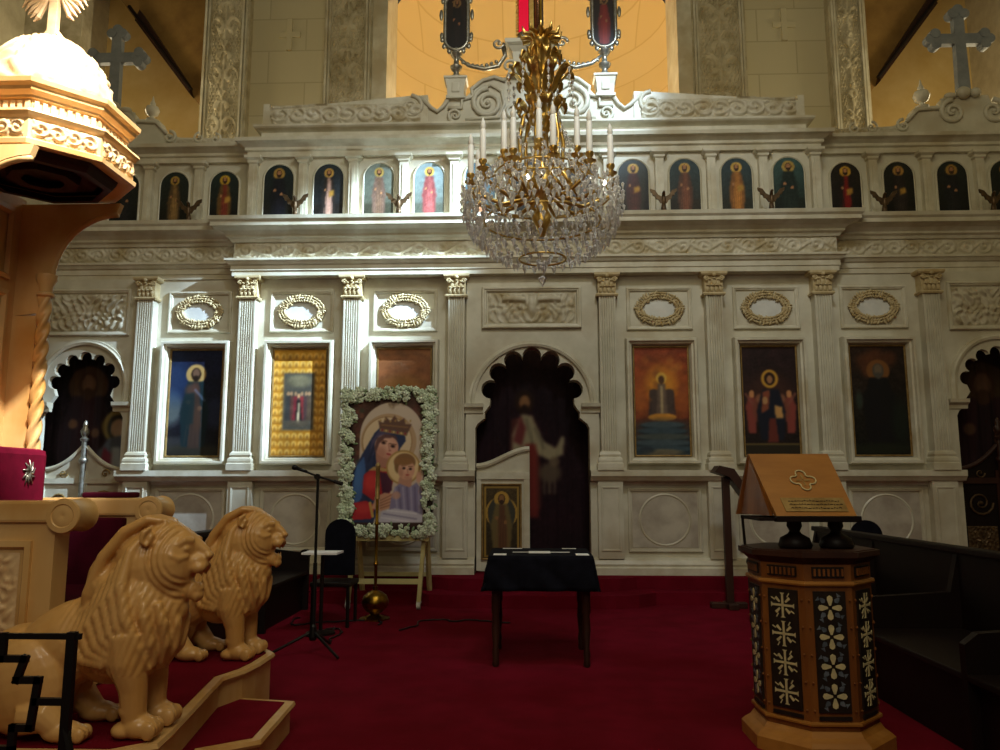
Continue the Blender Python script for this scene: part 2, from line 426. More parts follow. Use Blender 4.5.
# back wall with the arch piers
BY = 13.0
wb = thing('wall_back', '', '', (0, BY, 0)); del wb['label'], wb['category']; wb['kind'] = 'structure'
def rframe(mb, x0, x1, z0, z1, y, w, d, back=0.0):
    """rectangular moulding standing proud of plane y (towards the nave) by d"""
    def loop(i, yy): return [(x0+i, yy, z0+i), (x1-i, yy, z0+i), (x1-i, yy, z1-i), (x0+i, yy, z1-i)]
    mb.rings([loop(0, y+back), loop(0, y-d*.7), loop(w*.15, y-d), loop(w*.45, y-d), loop(w*.55, y-d*.72), loop(w*.8, y-d*.66), loop(w, y-d*.2), loop(w, y+back)], True, False)
    return mb
for sx in (-1, 1):
    xs = [5.87, 5.04, 3.67, 2.80, 2.53] if sx < 0 else [5.89, 5.25, 3.80, 2.86, 2.60]
    a, b, c, d, e = [sx*v for v in xs]
    def bx(p, q, y0, y1, z0=.3, z1=12.5): return MB().box(min(p, q), max(p, q), y0, y1, z0, z1)
    bx(a, b, BY-.12, BY+.8).build('pier', 'stone_carved', wb)
    bx(b, c, BY+.05, BY+.8).build('masonry_panel', 'masonry', wb)
    bx(c, e, BY-.12, BY+.8).build('pier', 'stone_carved', wb)
    m = MB()
    for p, q in ((a, b), (c, d)):
        l, r = min(p, q), max(p, q)
        m.relief((l+.13, BY-.125, 5.6), (1, 0, 0), r-l-.26, 6.0, arabesque(.95), .05, .022)
    m.build('carved_arabesque', 'stone_carved', wb)
    m = MB()
    for p, q in ((a, b), (c, d)):
        l, r = min(p, q), max(p, q)
        for xx in (l+.03, r-.12): m.box(xx, xx+.035, BY-.17, BY-.11, 5, 12.4); m.box(xx+.055, xx+.085, BY-.15, BY-.11, 5, 12.4)
    l, r = min(d, e), max(d, e)
    m.box(l+.02 if sx < 0 else l-.01, r+.01 if sx < 0 else r-.02, BY-.2, BY+.79, 5, 12.4)
    m.build('pilaster_moulding', 'marble_trim', wb)
    xc = (b+c)/2
    m = MB(); m.box(xc-.2, xc+.2, BY+.02, BY+.06, 9.55, 9.66, .01); m.box(xc-.05, xc+.05, BY+.015, BY+.06, 9.3, 9.92, .01)
    m.build('relief_cross', 'masonry', wb)
# apse: curved wall behind the middle opening
ap = MB(); ring = []
for k in range(25):
    t = PI*k/24; ring.append((-2.9*math.cos(t), BY+.8+2.6*math.sin(t)))
ap.rings([[(x, y, z) for x, y in ring] for z in (.3, 6, 9.5)] + [[(x*math.cos(q), BY+.8+(y-BY-.8)*math.cos(q), 9.5+2.4*math.sin(q)) for x, y in ring] for q in [i*PI/2/8 for i in range(1, 9)]], False, False)
struct(ap.build('wall_apse', 'plaster_brick', smooth=True, auto=30))
for sx, n in ((-1, 'wall_aisle_left'), (1, 'wall_aisle_right')):
    struct(MB().box(min(sx*5.0, sx*9), max(sx*5.0, sx*9), 15.2, 15.35, 0, 13).build(n, 'plaster'))
    # raking soffit of the gallery stair with its dark handrail
    z = lambda x: 8.3+(x-6.0)*1.32
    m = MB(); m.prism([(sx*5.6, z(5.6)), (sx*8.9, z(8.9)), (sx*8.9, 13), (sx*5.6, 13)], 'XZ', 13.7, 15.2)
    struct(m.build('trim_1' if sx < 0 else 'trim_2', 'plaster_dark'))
    m = MB(); m.prism([(sx*6.35, z(6.35)-.02), (sx*7.5, z(7.5)-.02), (sx*7.42, z(7.5)+.2), (sx*6.42, z(6.35)+.24)], 'XZ', 13.5, 13.69)
    t = thing('raking_rail', 'dark wooden raking rail high in the %s amber side bay' % ('left' if sx < 0 else 'right'), 'rail', (sx*6.9, 13.6, z(6.9)))
    m.build('rail_board', 'wood_brown', t); MB().tube([(sx*6.3, 13.45, z(6.3)+.1), (sx*7.6, 13.45, z(7.6)+.1)], .035).build('handrail', 'wood_dark', t)
m = MB().box(-9, -7.95, 12.6, 12.9, 4, 12.5); struct(m.build('trim_3', 'stone_carved'))

# ---------------------------------------------------------------- iconostasis
ic = thing('iconostasis', 'tall pale marble icon screen with fluted pilasters, arches and carved friezes across the sanctuary', 'icon screen', (0, D, .31))
XE = 8.2
OC, OS = 0.0, 6.38     # centre door, side doors
PX = [1.056, 2.541, 4.037, 5.511]
def lobed(cx, hw, R, lr, zc, zb, n=7, zi=None):
    """outline of a door opening with a cusped arch; starts bottom left, runs over the arch"""
    pts = [(cx-hw, zb), (cx-hw, zc-.42), (cx-hw+.03, zc-.36), (cx-hw+.13, zc-.28), (cx-hw+.13, zc-.2), (cx-hw+.2, zc-.1)]
    arc = []
    for k in range(n):
        a = math.radians(168-k*(156/(n-1))); c = (cx+R*math.cos(a), zc+R*math.sin(a))
        for j in range(9):
            t = a+math.radians(-100+j*25)*-1
            arc.append((c[0]+lr*math.cos(t), c[1]+lr*math.sin(t)))
    pts += arc
    pts += [(2*cx-x, z) for x, z in reversed(pts[:6])]
    return pts
def door_bay(cx, hw, R, lr, zc, x0, x1, y0=PW-.06, y1=PW+.2, ztop=4.45):
    hole = lobed(cx, hw, R, lr, zc, .31)
    # split in two halves so each half is a simple polygon
    n = len(hole)//2
    top = hole[n]
    A = [(x0, .31)]+hole[:n+1]+[(top[0], ztop), (x0, ztop)]
    B = [(top[0], ztop)]+hole[n:]+[(x1, .31), (x1, ztop)]
    m = MB(); m.prism(A, 'XZ', y0, y1); m.prism(B, 'XZ', y0, y1); return m
zc0 = 2.70
door_bay(OC, .79, .59, .132, zc0, -.92, .92).build('door_surround', 'marble', ic)
for sx in (-1, 1):
    door_bay(sx*OS, .60, .44, .094, 2.86, sx*OS-.75, sx*OS+.75, y1=PW+.02).build('door_surround', 'marble', ic)
# wall slabs between
m = MB()
for sx in (-1, 1):
    m = MB(); l, r = sorted((sx*.9, sx*(OS-.74))); m.box(l, r, PW, PW+.3, .31, 4.5); m.build('wall_slab', 'marble', ic); m = MB()
    l, r = sorted((sx*(OS+.74), sx*XE)); m.box(l, r, PW, PW+.3, .31, 4.5)
    m.build('wall_slab', 'marble', ic)
# archivolts and imposts
for cx, R, zc, hw in ((0, .84, 2.62, .79), (-OS, .62, 2.90, .6), (OS, .62, 2.90, .6)):
    m = MB(); rings = []
    for k in range(41):
        a = PI*k/40; c, s_ = math.cos(a), math.sin(a)
        rings.append([(cx+(R+o)*c, PW-.06-h, zc+(R+o)*s_) for o, h in ((-.035, 0), (-.035, .035), (0, .05), (.02, .03), (.045, .03), (.05, 0))])
    if cx:
        rings = [[(x_, y_, z_-.26) for x_, y_, z_ in rings[0]]]+rings+[[(x_, y_, z_-.26) for x_, y_, z_ in rings[-1]]]
    m.rings(rings, True, True)
    m.build('archivolt', 'marble_trim', ic, smooth=True, auto=40)
    for s_ in (-1, 1):
        zc = 2.62 if cx == 0 else 2.66; m = MB(); l, r = sorted((cx+s_*(R-.16), cx+s_*(R+.1)))
        m.sweep([(l, PW-.06), (r, PW-.06)], [(-.05, zc-.13), (.02, zc-.13), (.03, zc-.08), (.08, zc-.05), (.09, zc), (-.05, zc)])
        m.build('impost', 'marble_trim', ic)
# fluted pilasters
def pilaster_shaft(x, hw=.115, z0=1.95, z1=4.13, y=D, yb=PW+.02, nf=6):
    pts = [(x-hw, yb), (x-hw, y)]
    e = .018; w = (2*hw-2*e)/nf
    for k in range(nf):
        a = x-hw+e+k*w
        pts.append((a+.004, y))
        for j in range(1, 5):
            t = PI*j/5; pts.append((a+w/2-(w/2-.004)*math.cos(t), y+.022*math.sin(t)))
        pts.append((a+w-.004, y))
    pts += [(x+hw, y), (x+hw, yb)]
    return MB().prism(pts, 'XY', z0, z1)
def capital_mb(x, hw=.138, z0=4.12, z1=4.45, y=D):
    m = MB()
    m.sweep([(x-hw+.01, y+.16), (x-hw+.01, y), (x+hw-.01, y), (x+hw-.01, y+.16)], [(-.05, z0), (.02, z0), (.03, z0+.02), (.02, z0+.04), (0, z0+.045), (0, z1-.06), (.04, z1-.05), (.055, z1-.03), (.055, z1), (-.05, z1)])
    for k, (dx, zz, s) in enumerate([(-.09, .09, 1), (-.03, .09, 1), (.03, .09, 1), (.09, .09, 1), (-.06, .17, 1.1), (0, .18, 1.2), (.06, .17, 1.1)]):
        m.ell((x+dx, y-.012, z0+zz), (.028*s, .022, .05*s), 8, 6); m.ell((x+dx, y-.035, z0+zz+.045*s), (.022*s, .02, .015), 8, 5)
    for s in (-1, 1):
        sp = [(x+s*(.105-.0+.035*math.cos(t)*(1-t/12)), y-.03, z1-.1+.035*math.sin(t)*(1-t/12)) for t in [i*.5 for i in range(16)]]
        m.tube(sp, .012, 6); m.ell((x+s*.105, y-.03, z1-.1), (.014, .02, .014), 8, 5)
    m.ell((x, y-.045, z1-.05), (.03, .03, .03), 8, 6)
    return m
def base_mb(x, hw=.125, y=D):
    m = MB(); p = [(x-hw+.01, y+.16), (x-hw+.01, y), (x+hw-.01, y), (x+hw-.01, y+.16)]
    m.sweep(p, [(-.05, 1.70), (.06, 1.70), (.06, 1.79), (.045, 1.80), (.05, 1.83), (.045, 1.86), (.02, 1.88), (.03, 1.91), (.02, 1.94), (0, 1.96), (-.05, 1.96)])
    return m
p1 = PX[0]
for sx in (-1, 1):
    for x in PX:
        p = pilaster_shaft(sx*x).build('pilaster', 'marble', ic)
        capital_mb(sx*x).build('capital', 'gilt_marble', p, smooth=True, auto=35)
        base_mb(sx*x).build('pilaster_base', 'marble_trim', p)
        q = MB(); hx = .17
        q.box(sx*x-hx, sx*x+hx, D+.03, PW+.05, .52, 1.56)
        rframe(q, sx*x-hx+.04, sx*x+hx-.04, .62, 1.48, D+.03, .03, .012)
        q.build('pedestal', 'marble', ic)
# plinth, dado ledge, dado panels
segs = [(-XE, -OS-.6), (-OS+.6, -.79), (.79, OS-.6), (OS+.6, XE)]
for a, b in segs:
    m = MB(); m.sweep([(a, PW), (b, PW)], [(-.1, .31), (.17, .31), (.17, .40), (.14, .42), (.15, .45), (.12, .5), (.06, .53), (0, .53), (-.1, .53)])
    m.build('plinth', 'marble_trim', ic)
for a, b in segs:
    m = MB(); m.sweep([(a, PW), (b, PW)], [(-.1, 1.5), (.02, 1.5), (.04, 1.54), (.15, 1.56), (.18, 1.6), (.2, 1.62), (.2, 1.70), (-.1, 1.70)])
    m.build('dado_ledge', 'marble_trim', ic)
bays = [(PX[0]+PX[1])/2, (PX[1]+PX[2])/2, (PX[2]+PX[3])/2]
BAYS = [-b for b in reversed(bays)]+bays
for x in BAYS:
    m = MB(); rframe(m, x-.5, x+.5, .6, 1.46, PW, .05, .03)
    rings = [[(x+(.34+o)*math.cos(2*PI*k/36), PW-h, 1.03+(.34+o)*math.sin(2*PI*k/36)) for o, h in ((-.03, 0), (0, .02), (.03, 0), (0, -.01))] for k in range(37)]
    m.rings(rings, True, False); m.build('dado_panel', 'marble', ic)
    MB().box(x-.44, x+.44, PW-.008, PW+.01, .66, 1.40).build('dado_field', 'marble_dado', ic)
# moulded frames of the large icons and of the wreath panels
IZ0, IZ1, IW = 1.88, 3.43, .395
for x in BAYS:
    m = MB(); rframe(m, x-IW-.1, x+IW+.1, IZ0-.1, IZ1+.1, PW, .1, .15); m.build('icon_surround', 'marble_trim', ic)
    m = MB(); rframe(m, x-.46, x+.46, 3.66, 4.27, PW, .055, .04); m.build('panel_moulding', 'marble_trim', ic)
def wreath_mb(x, z=3.965, y=PW):
    m = MB(); rng = random.Random(4)
    for k in range(44):
        t = 2*PI*k/44; rx, rz = .285, .185
        for o in (-.035, .002, .04):
            c = (x+(rx+o)*math.cos(t), y-.03-rng.random()*.012, z+(rz+o)*math.sin(t))
            ang = t+PI/2+(.7 if o > 0 else -.6)+rng.uniform(-.9, .9); q_ = rng.uniform(.75, 1.25)
            m.ell(c, (.036*q_, .026, .016*q_), 6, 5, Matrix.Rotation(-ang, 3, 'Y'))
    for s in (-1, 1):
        for j in range(4): m.ell((x+s*(.05+.035*j), y-.035, z+.2-.012*j*j), (.03, .015, .014), 6, 4)
    m.ell((x, y-.04, z-.19), (.03, .02, .025), 8, 6)
    return m
for x in BAYS:
    w = wreath_mb(x).build('wreath', 'gilt_marble', ic, smooth=True)
    m = MB(); m.prism([(x+.235*math.cos(2*PI*k/32), 3.965+.13*math.sin(2*PI*k/32)) for k in range(32)], 'XZ', PW-.014, PW+.01); m.build('oval_plate', 'plate', ic)
# relief panels over the doors
m = MB(); rframe(m, -.70, .70, 3.68, 4.28, PW-.06, .07, .06); m.build('panel_moulding', 'marble_trim', ic)
def eagle_fol(X, Z):
    w, h = X.max(), Z.max(); x = np.abs(X-w/2); z = Z-h/2; f = foliage(1.1)(X, Z)*.7
    wing = sm(1.4-np.abs(z-.13-.25*(x-.3)**2*-1+.0*x)/.04)*(x > .08)*(x < .42); body = sm(1.3-np.sqrt((x/.07)**2+((z-.02)/.17)**2))
    return np.maximum(f*(1-body), np.maximum(wing, body))
MB().relief((-.62, PW-.062, 3.76), (1, 0, 0), 1.24, .44, eagle_fol, .05, .014).build('relief_panel', 'marble_relief', ic, smooth=True)
for sx in (-1, 1):
    m = MB(); rframe(m, sx*OS-.62, sx*OS+.62, 3.62, 4.3, PW-.06, .06, .05); m.build('panel_moulding', 'marble_trim', ic)
    MB().relief((sx*OS-.55, PW-.062, 3.69), (1, 0, 0), 1.10, .54, foliage(1.0, 1), .06, .014).build('relief_panel', 'marble_relief', ic, smooth=True)
# main entablature with a projecting middle
SB = .17; XP = 4.24
path = [(-XE, D+SB), (-XP, D+SB), (-XP, D), (XP, D), (XP, D+SB), (XE, D+SB)]
def ent(name, prof, m_='marble_trim'): return MB().sweep(path, prof).build(name, m_, ic)
ent('architrave', [(-.35, 4.45), (.03, 4.45), (.03, 4.52), (.045, 4.525), (.045, 4.60), (.07, 4.61), (.10, 4.65), (.12, 4.66), (.12, 4.69), (-.35, 4.69)])
ent('frieze', [(-.35, 4.69), (.02, 4.69), (.02, 4.94), (-.35, 4.94)], 'marble')
ent('cornice', [(-.35, 4.94), (.05, 4.94), (.07, 4.98), (.11, 5.0), (.11, 5.03), (.16, 5.08), (.24, 5.11), (.28, 5.115), (.28, 5.17), (.31, 5.2), (.32, 5.25), (-.35, 5.25)])
for q_ in (((-XP, D-.021, 4.70), 2*XP, .62, 0), ((-XE, D+SB-.021, 4.70), XE-XP, .5, 2), ((XP, D+SB-.021, 4.70), XE-XP, .5, 2)):
    MB().relief(q_[0], (1, 0, 0), q_[1], .235, scroll(q_[2], q_[3]), .028, .013).build('carved_frieze', 'marble_relief', ic, smooth=True)
# gallery of small icons
GY = D+.10; GW = .736
def arched_niche(x, z0, hw, h, y, wing):
    """arched moulding round a small icon"""
    m = MB(); pts = [(x-hw, z0)]+[(x-hw*math.cos(PI*k/14), z0+h-hw+hw*math.sin(PI*k/14)) for k in range(15)]+[(x+hw, z0)]
    rings = []
    cx_, cz_ = x, z0+h-hw
    for i, (px, pz) in enumerate(pts):
        nx, nz = (px-cx_, max(0, pz-cz_)); l = math.hypot(nx, nz) or 1; nx, nz = nx/l, nz/l
        if pz <= cz_: nx, nz = math.copysign(1, px-cx_), 0
        rings.append([(px+nx*o, y-hh, pz+nz*o) for o, hh in ((0, -.02), (0, .025), (.012, .035), (.03, .02), (.032, -.02))])
    m.rings(rings, True, True); return m
m = MB(); m.box(-XP+.08, XP-.08, GY, GY+.3, 5.2, 6.3); m.build('gallery_wall', 'marble', ic)
MB().box(-XE, -XP+.1, GY+SB, GY+.3+SB, 5.2, 6.3).build('gallery_wall', 'marble', ic); MB().box(XP-.1, XE, GY+SB, GY+.3+SB, 5.2, 6.3).build('gallery_wall', 'marble', ic)
def colonnette(x, y, h0=5.25, h1=6.16):
    m = MB(); hw = .06
    p = [(x-hw, y+.1), (x-hw, y), (x+hw, y), (x+hw, y+.1)]
    m.sweep(p, [(-.03, h0), (.03, h0), (.03, h0+.05), (.01, h0+.07), (0, h0+.09), (0, h1-.02), (.02, h1), (.02, h1+.03), (.05, h1+.05), (.06, h1+.06), (.06, h1+.1), (-.03, h1+.1)])
    m.box(x-.018, x+.018, y-.012, y+.02, h0+.12, h1-.06)
    return m
GX = [(-5.5+k)*GW for k in range(12)]
for x in GX: colonnette(x, GY-.09).build('colonnette', 'marble_trim', ic)
for sx in (-1, 1):
    colonnette(sx*(XP-.1), GY-.09).build('colonnette', 'marble_trim', ic) if False else None
    for k in range(5): colonnette(sx*(4.925+.755*k), GY+SB-.09).build('colonnette', 'marble_trim', ic)
gp = [(-XE, D+SB+.06), (-XP+.12, D+SB+.06), (-XP+.12, D+.06), (XP-.12, D+.06), (XP-.12, D+SB+.06), (XE, D+SB+.06)]
MB().sweep(gp, [(-.3, 6.26), (.02, 6.26), (.03, 6.33), (.06, 6.35), (.06, 6.39), (.12, 6.43), (.17, 6.45), (.18, 6.5), (-.3, 6.5)]).build('gallery_cornice', 'marble_trim', ic)
# attic over the middle
AX = 3.93; ay = D+.04
MB().sweep([(-AX, D+.5), (-AX, ay), (AX, ay), (AX, D+.5)], [(-.3, 6.5), (0, 6.5), (.0, 6.52), (.02, 6.53), (.02, 6.62), (.05, 6.64), (.1, 6.66), (.12, 6.68), (.12, 6.71), (-.3, 6.71)]).build('attic', 'marble_trim', ic)
for sx in (-1, 1):
    at1 = MB()
    pts = [(sx*AX, 6.71), (sx*1.5, 6.71), (sx*1.5, 7.16), (sx*1.75, 7.15), (sx*3.84, 6.98), (sx*3.84, 7.06), (sx*AX, 7.06)]
    at1.prism(pts, 'XZ', D+.0, D+.3)
    at1.build('attic_parapet', 'marble_trim', ic)
for sx in (-1, 1):
    m = MB(); l = min(sx*3.8, sx*1.6)
    def fn(X, Z, sx=sx):
        xx = X if sx > 0 else X.max()-X
        lim = .42-.16*xx/2.2
        return scroll(.5)(X, Z*1.2)*(Z < lim-.05)+(Z > lim-.02)*(Z < lim)*.9
    m.relief((l, D-.005, 6.73), (1, 0, 0), 2.2, .30, fn, .04, .013)
    m.build('carved_scroll', 'marble_relief' , ic, smooth=True)
# crest: pediment of volutes
def volute(m, cx, cz, r, y, d=1, turns=1.6, th=.035, a0=0, rr=.25):
    pts = []; R = []
    n = int(14*turns)
    for i in range(n+1):
        t = i/n; a = a0+d*2*PI*turns*t; q = r*(1-t)**.8+r*.08
        pts.append((cx+q*math.cos(a), y, cz+q*math.sin(a))); R.append(th*(1-.55*t))
    m.tube(pts, R, 8); m.ell((cx, y, cz), (r*.18, .05, r*.18), 10, 6)
for sx in (-1, 1):
    m = MB()
    sil = [(0, 6.71), (1.95, 6.71), (1.93, 6.86), (1.86, 7.05), (1.72, 7.12), (1.58, 7.1), (1.5, 6.98), (1.38, 6.93), (1.28, 7.0), (1.22, 7.14), (.93, 7.14), (.86, 7.22), (.74, 7.34), (.55, 7.42), (.36, 7.42), (.33, 7.5), (0, 7.5)]
    m.prism([(sx*x, z) for x, z in sil], 'XZ', D+.02, D+.22)
    m.build('crest_panel', 'marble', ic)
    m = MB(); y = D-.0
    volute(m, sx*1.74, 6.98, .16, y, sx*1, 1.5, .035, PI/2)
    volute(m, sx*.62, 7.02, .22, y, -sx, 1.7, .045, PI/2)
    volute(m, sx*1.1, 6.84, .1, y, sx, 1.4, .028, -PI/2)
    volute(m, sx*.25, 6.9, .12, y, sx, 1.4, .03, 0)
    volute(m, sx*2.1, 6.82, .1, y, -sx, 1.4, .026, PI/2)
    m.tube([(sx*1.62, y, 7.13), (sx*1.45, y, 6.96), (sx*1.36, y, 6.9), (sx*1.27, y, 6.98), (sx*1.2, y, 7.1)], .032, 8)
    m.tube([(sx*1.2, y, 6.95), (sx*1.0, y, 6.95), (sx*1.0, y, 7.08), (sx*.84, y, 7.12), (sx*.86, y, 7.24), (sx*.7, y, 7.37), (sx*.52, y, 7.42), (sx*.36, y, 7.36)], .03, 8)
    m.tube([(sx*.95, y, 6.76), (sx*.8, y, 6.78), (sx*.45, y, 6.8), (sx*.38, y, 7.0), (sx*.42, y, 7.2), (sx*.58, y, 7.3), (sx*.74, y, 7.22)], .025, 8)
    m.build('crest_scroll', 'marble', ic, smooth=True)
    m = MB()
    pp = [(sx*1.09-.1, D+.2), (sx*1.09-.1, D-.02), (sx*1.09+.1, D-.02), (sx*1.09+.1, D+.2)]
    m.sweep(pp, [(-.1, 7.08), (.04, 7.08), (.04, 7.12), (.02, 7.13), (.03, 7.26), (.05, 7.37), (.07, 7.38), (.07, 7.41), (-.1, 7.41)])
    m.box(sx*1.09-.06, sx*1.09+.06, D-.065, D+.0, 7.17, 7.33, .02)
    m.build('crest_pedestal', 'marble', ic)
m = MB()
m.sweep([(-.24, D+.25), (-.24, D-.04), (.24, D-.04), (.24, D+.25)], [(-.2, 7.42), (.08, 7.42), (.08, 7.48), (.03, 7.52), (0, 7.62), (.02, 7.78), (.07, 7.85), (.12, 7.88), (.13, 7.93), (-.2, 7.93)])
volute(m, -.3, 7.55, .09, D-.07, 1, 1.4, .025); volute(m, .3, 7.55, .09, D-.07, -1, 1.4, .025)
m.ell((0, D-.06, 7.68), (.1, .05, .09)); m.build('cross_base', 'marble', ic)
# tops of the wings
def urn(x, y, z, s=1):
    return MB().lathe((x, y, z), [(.12*s, 0), (.12*s, .05*s), (.05*s, .08*s), (.05*s, .12*s), (.12*s, .17*s), (.15*s, .26*s), (.12*s, .34*s), (.05*s, .38*s), (.06*s, .42*s), (.03*s, .48*s), (.015*s, .56*s), (.002, .6*s)], 16)
for sx in (-1, 1):
    y = D+SB+.02
    m = MB()
    m.prism([(sx*4.0, 6.5), (sx*4.0, 6.62), (sx*5.25, 6.66), (sx*5.5, 6.75), (sx*5.6, 6.95), (sx*5.98, 6.97), (sx*6.02, 7.1), (sx*6.2, 7.12), (sx*6.65, 7.12), (sx*6.7, 6.98), (sx*7.2, 6.98), (sx*7.5, 6.7), (sx*XE, 6.66), (sx*XE, 6.5)], 'XZ', y+.02, y+.24)
    m.build('wing_crest', 'marble', ic)
    m = MB()
    volute(m, sx*6.12, 6.86, .17, y, sx, 1.6, .04, PI/2); volute(m, sx*6.7, 6.86, .17, y, -sx, 1.6, .04, PI/2)
    volute(m, sx*4.7, 6.62, .08, y, sx, 1.3, .02, PI/2); volute(m, sx*4.95, 6.64, .08, y, -sx, 1.3, .02, PI/2)
    volute(m, sx*5.4, 6.66, .09, y, sx, 1.3, .025, PI/2)
    m.tube([(sx*5.45, y, 6.72), (sx*5.62, y, 6.9), (sx*5.95, y, 6.92), (sx*5.98, y, 7.05)], .03)
    m.ell((sx*6.28, y-.02, 7.14), (.1, .08, .09)); m.ell((sx*6.45, y-.02, 7.14), (.08, .07, .07)); m.ell((sx*6.1, y, 7.1), (.09, .06, .05))
    m.build('wing_scroll', 'marble', ic, smooth=True)
    m = MB(); m.relief((min(sx*4.1, sx*5.3), y+.015, 6.52), (1, 0, 0), 1.2, .11, scroll(.3), .03, .013); m.build('wing_frieze', 'marble_relief', ic, smooth=True)
    t = thing('urn_finial', 'small marble urn finial beside the grey cross on the %s wing of the icon screen' % ('left' if sx < 0 else 'right'), 'finial', (sx*5.75, y+.12, 6.97))
    urn(sx*5.75, y+.12, 6.965, .78 if sx > 0 else .7).build('urn', 'marble', t, smooth=True, auto=50)
    # grey crosses with trefoil ends
    cx = sx*6.36; cz = 8.04 if sx > 0 else 8.0
    t = thing('stone_cross', 'tall grey stone cross with trefoil ends on the %s wing of the icon screen' % ('left' if sx < 0 else 'right'), 'cross', (cx, y+.12, 7.12))
    m = MB(); a = .07; yy = (y+.07, y+.17)
    def tre(px, pz, dx, dz):
        o = []
        r = .085
        return [(px+dz*.0+dx*.03+dz*r*1.0, pz+dz*.03+dx*r*1.0)], r
    m.prism([(cx-.09, 7.12), (cx+.09, 7.12), (cx+.075, cz-.08), (cx+.38, cz-.08), (cx+.38, cz+.08), (cx+.075, cz+.08), (cx+.075, cz+.42), (cx-.075, cz+.42), (cx-.075, cz+.08), (cx-.38, cz+.08), (cx-.38, cz-.08), (cx-.075, cz-.08)], 'XZ', *yy)
    for dx, dz in ((1, 0), (-1, 0), (0, 1)):
        ex, ez = cx+dx*.38, cz+dz*.42
        for e_, (ox, oz) in enumerate(((dx*.05, dz*.05), (dz*.085-dx*.02, dx*.085-dz*.02), (-dz*.085-dx*.02, -dx*.085-dz*.02))):
            q = (ex+ox, ez+oz); m.prism([(q[0]+.075*math.cos(2*PI*k/16), q[1]+.075*math.sin(2*PI*k/16)) for k in range(16)], 'XZ', yy[0]-.006-.004*e_, yy[1]+.006+.004*e_)
    m.build('cross_body', 'grey_cross', t)
    m = MB(); m.box(cx-.14, cx+.14, y+.0, y+.24, 7.115, 7.2, .02); m.build('cross_foot', 'marble', t)
# ---------------------------------------------------------------- pictures of the icon screen
def gilt_frame(x, z0, hw, h, y, parent, w=.03):
    m = MB(); rframe(m, x-hw, x+hw, z0, z0+h, y, w, .025, .0); return m.build('frame', 'gold_soft', parent)
def icon_dark_prophet(p):
    p.vgrad('#141c38', '#0e0e14').mottle(.15, 2)
    p.ell(.05, .45, .22, .16, '#6d7a78', .7, .6); p.ell(.9, .4, .2, .14, '#2c3550', .6, .6); p.ell(.12, .7, .3, .2, '#24406a', .6, .8); p.ell(.1, .12, .5, .06, '#4a4b4a', .5, .6); p.ell(.5, .05, .6, .06, '#2c2b22', .8, .6)
    saint(p, .5, .07, .82, '#3a2c26', '#12262c', '#b8965a', '#6e5240', 1.15, '#241810'); p.ell(.44, .62, .13, .06, '#5a3e34', .8, .7); p.line(.5, .62, .68, .52, .022, '#6c7690', .6); p.poly([(.28, .3), (.5, .3), (.5, .6), (.32, .58)], '#12262a', .8); p.ell(.56, .35, .07, .12, '#4a3428', .7, .7)
def icon_gold_scales(p):
    p.vgrad('#d2962c', '#b0761e'); a = p.asp
    rows = 13
    for j in range(rows):
        for i in range(8):
            cx = .06+i*.125; cy = .035+j*.075
            p.ell(cx, cy, .05, .03, '#f0c468', .8, .3); p.poly([(cx-.035, cy-.03), (cx+.035, cy-.03), (cx, cy+.02)], '#8a5716', .9)
        p.line(0, .0+j*.075, 1, .0+j*.075, .008, '#8f5f1c', .7)
    p.poly([(.2, .24), (.8, .24), (.8, .78), (.2, .78)], '#6a5a42'); p.poly([(.225, .25), (.775, .25), (.775, .77), (.225, .77)], '#4d4a40')
    p.ell(.5, .7, .24, .06, '#8a8260', .7, .6)
    for cx, c in ((.36, '#5e3a32'), (.44, '#7a2a30'), (.56, '#8a2e30'), (.64, '#4e3a3a'), (.3, '#3a3a38'), (.7, '#5a4a3a')):
        p.ell(cx, .58, .03, .02, '#b08a64'); p.poly([(cx-.05, .33), (cx+.05, .33), (cx+.035, .56), (cx-.035, .56)], c)
    p.poly([(.44, .32), (.58, .32), (.53, .52), (.47, .52)], '#1c1818'); p.poly([(.48, .31), (.53, .31), (.52, .5), (.49, .5)], '#d8c49a'); p.ell(.5, .56, .03, .02, '#c99a6c'); p.ell(.5, .3, .22, .03, '#5c5140', .8, .6); p.mottle(.08, 4)
def icon_brown_crowd(p):
    p.vgrad('#8f5a34', '#6a3a22').mottle(.12, 3); p.ell(.5, .62, .4, .12, '#a87838', .6, .8)
    for k in range(9): p.ell(.12+.095*k, .5+.03*(k % 2), .05, .035, '#c79a4c', .7); p.poly([(.08+.095*k, .2), (.17+.095*k, .2), (.15+.095*k, .48), (.1+.095*k, .48)], ['#6a2620', '#3a4a50', '#8a4a2a'][k % 3], .8)
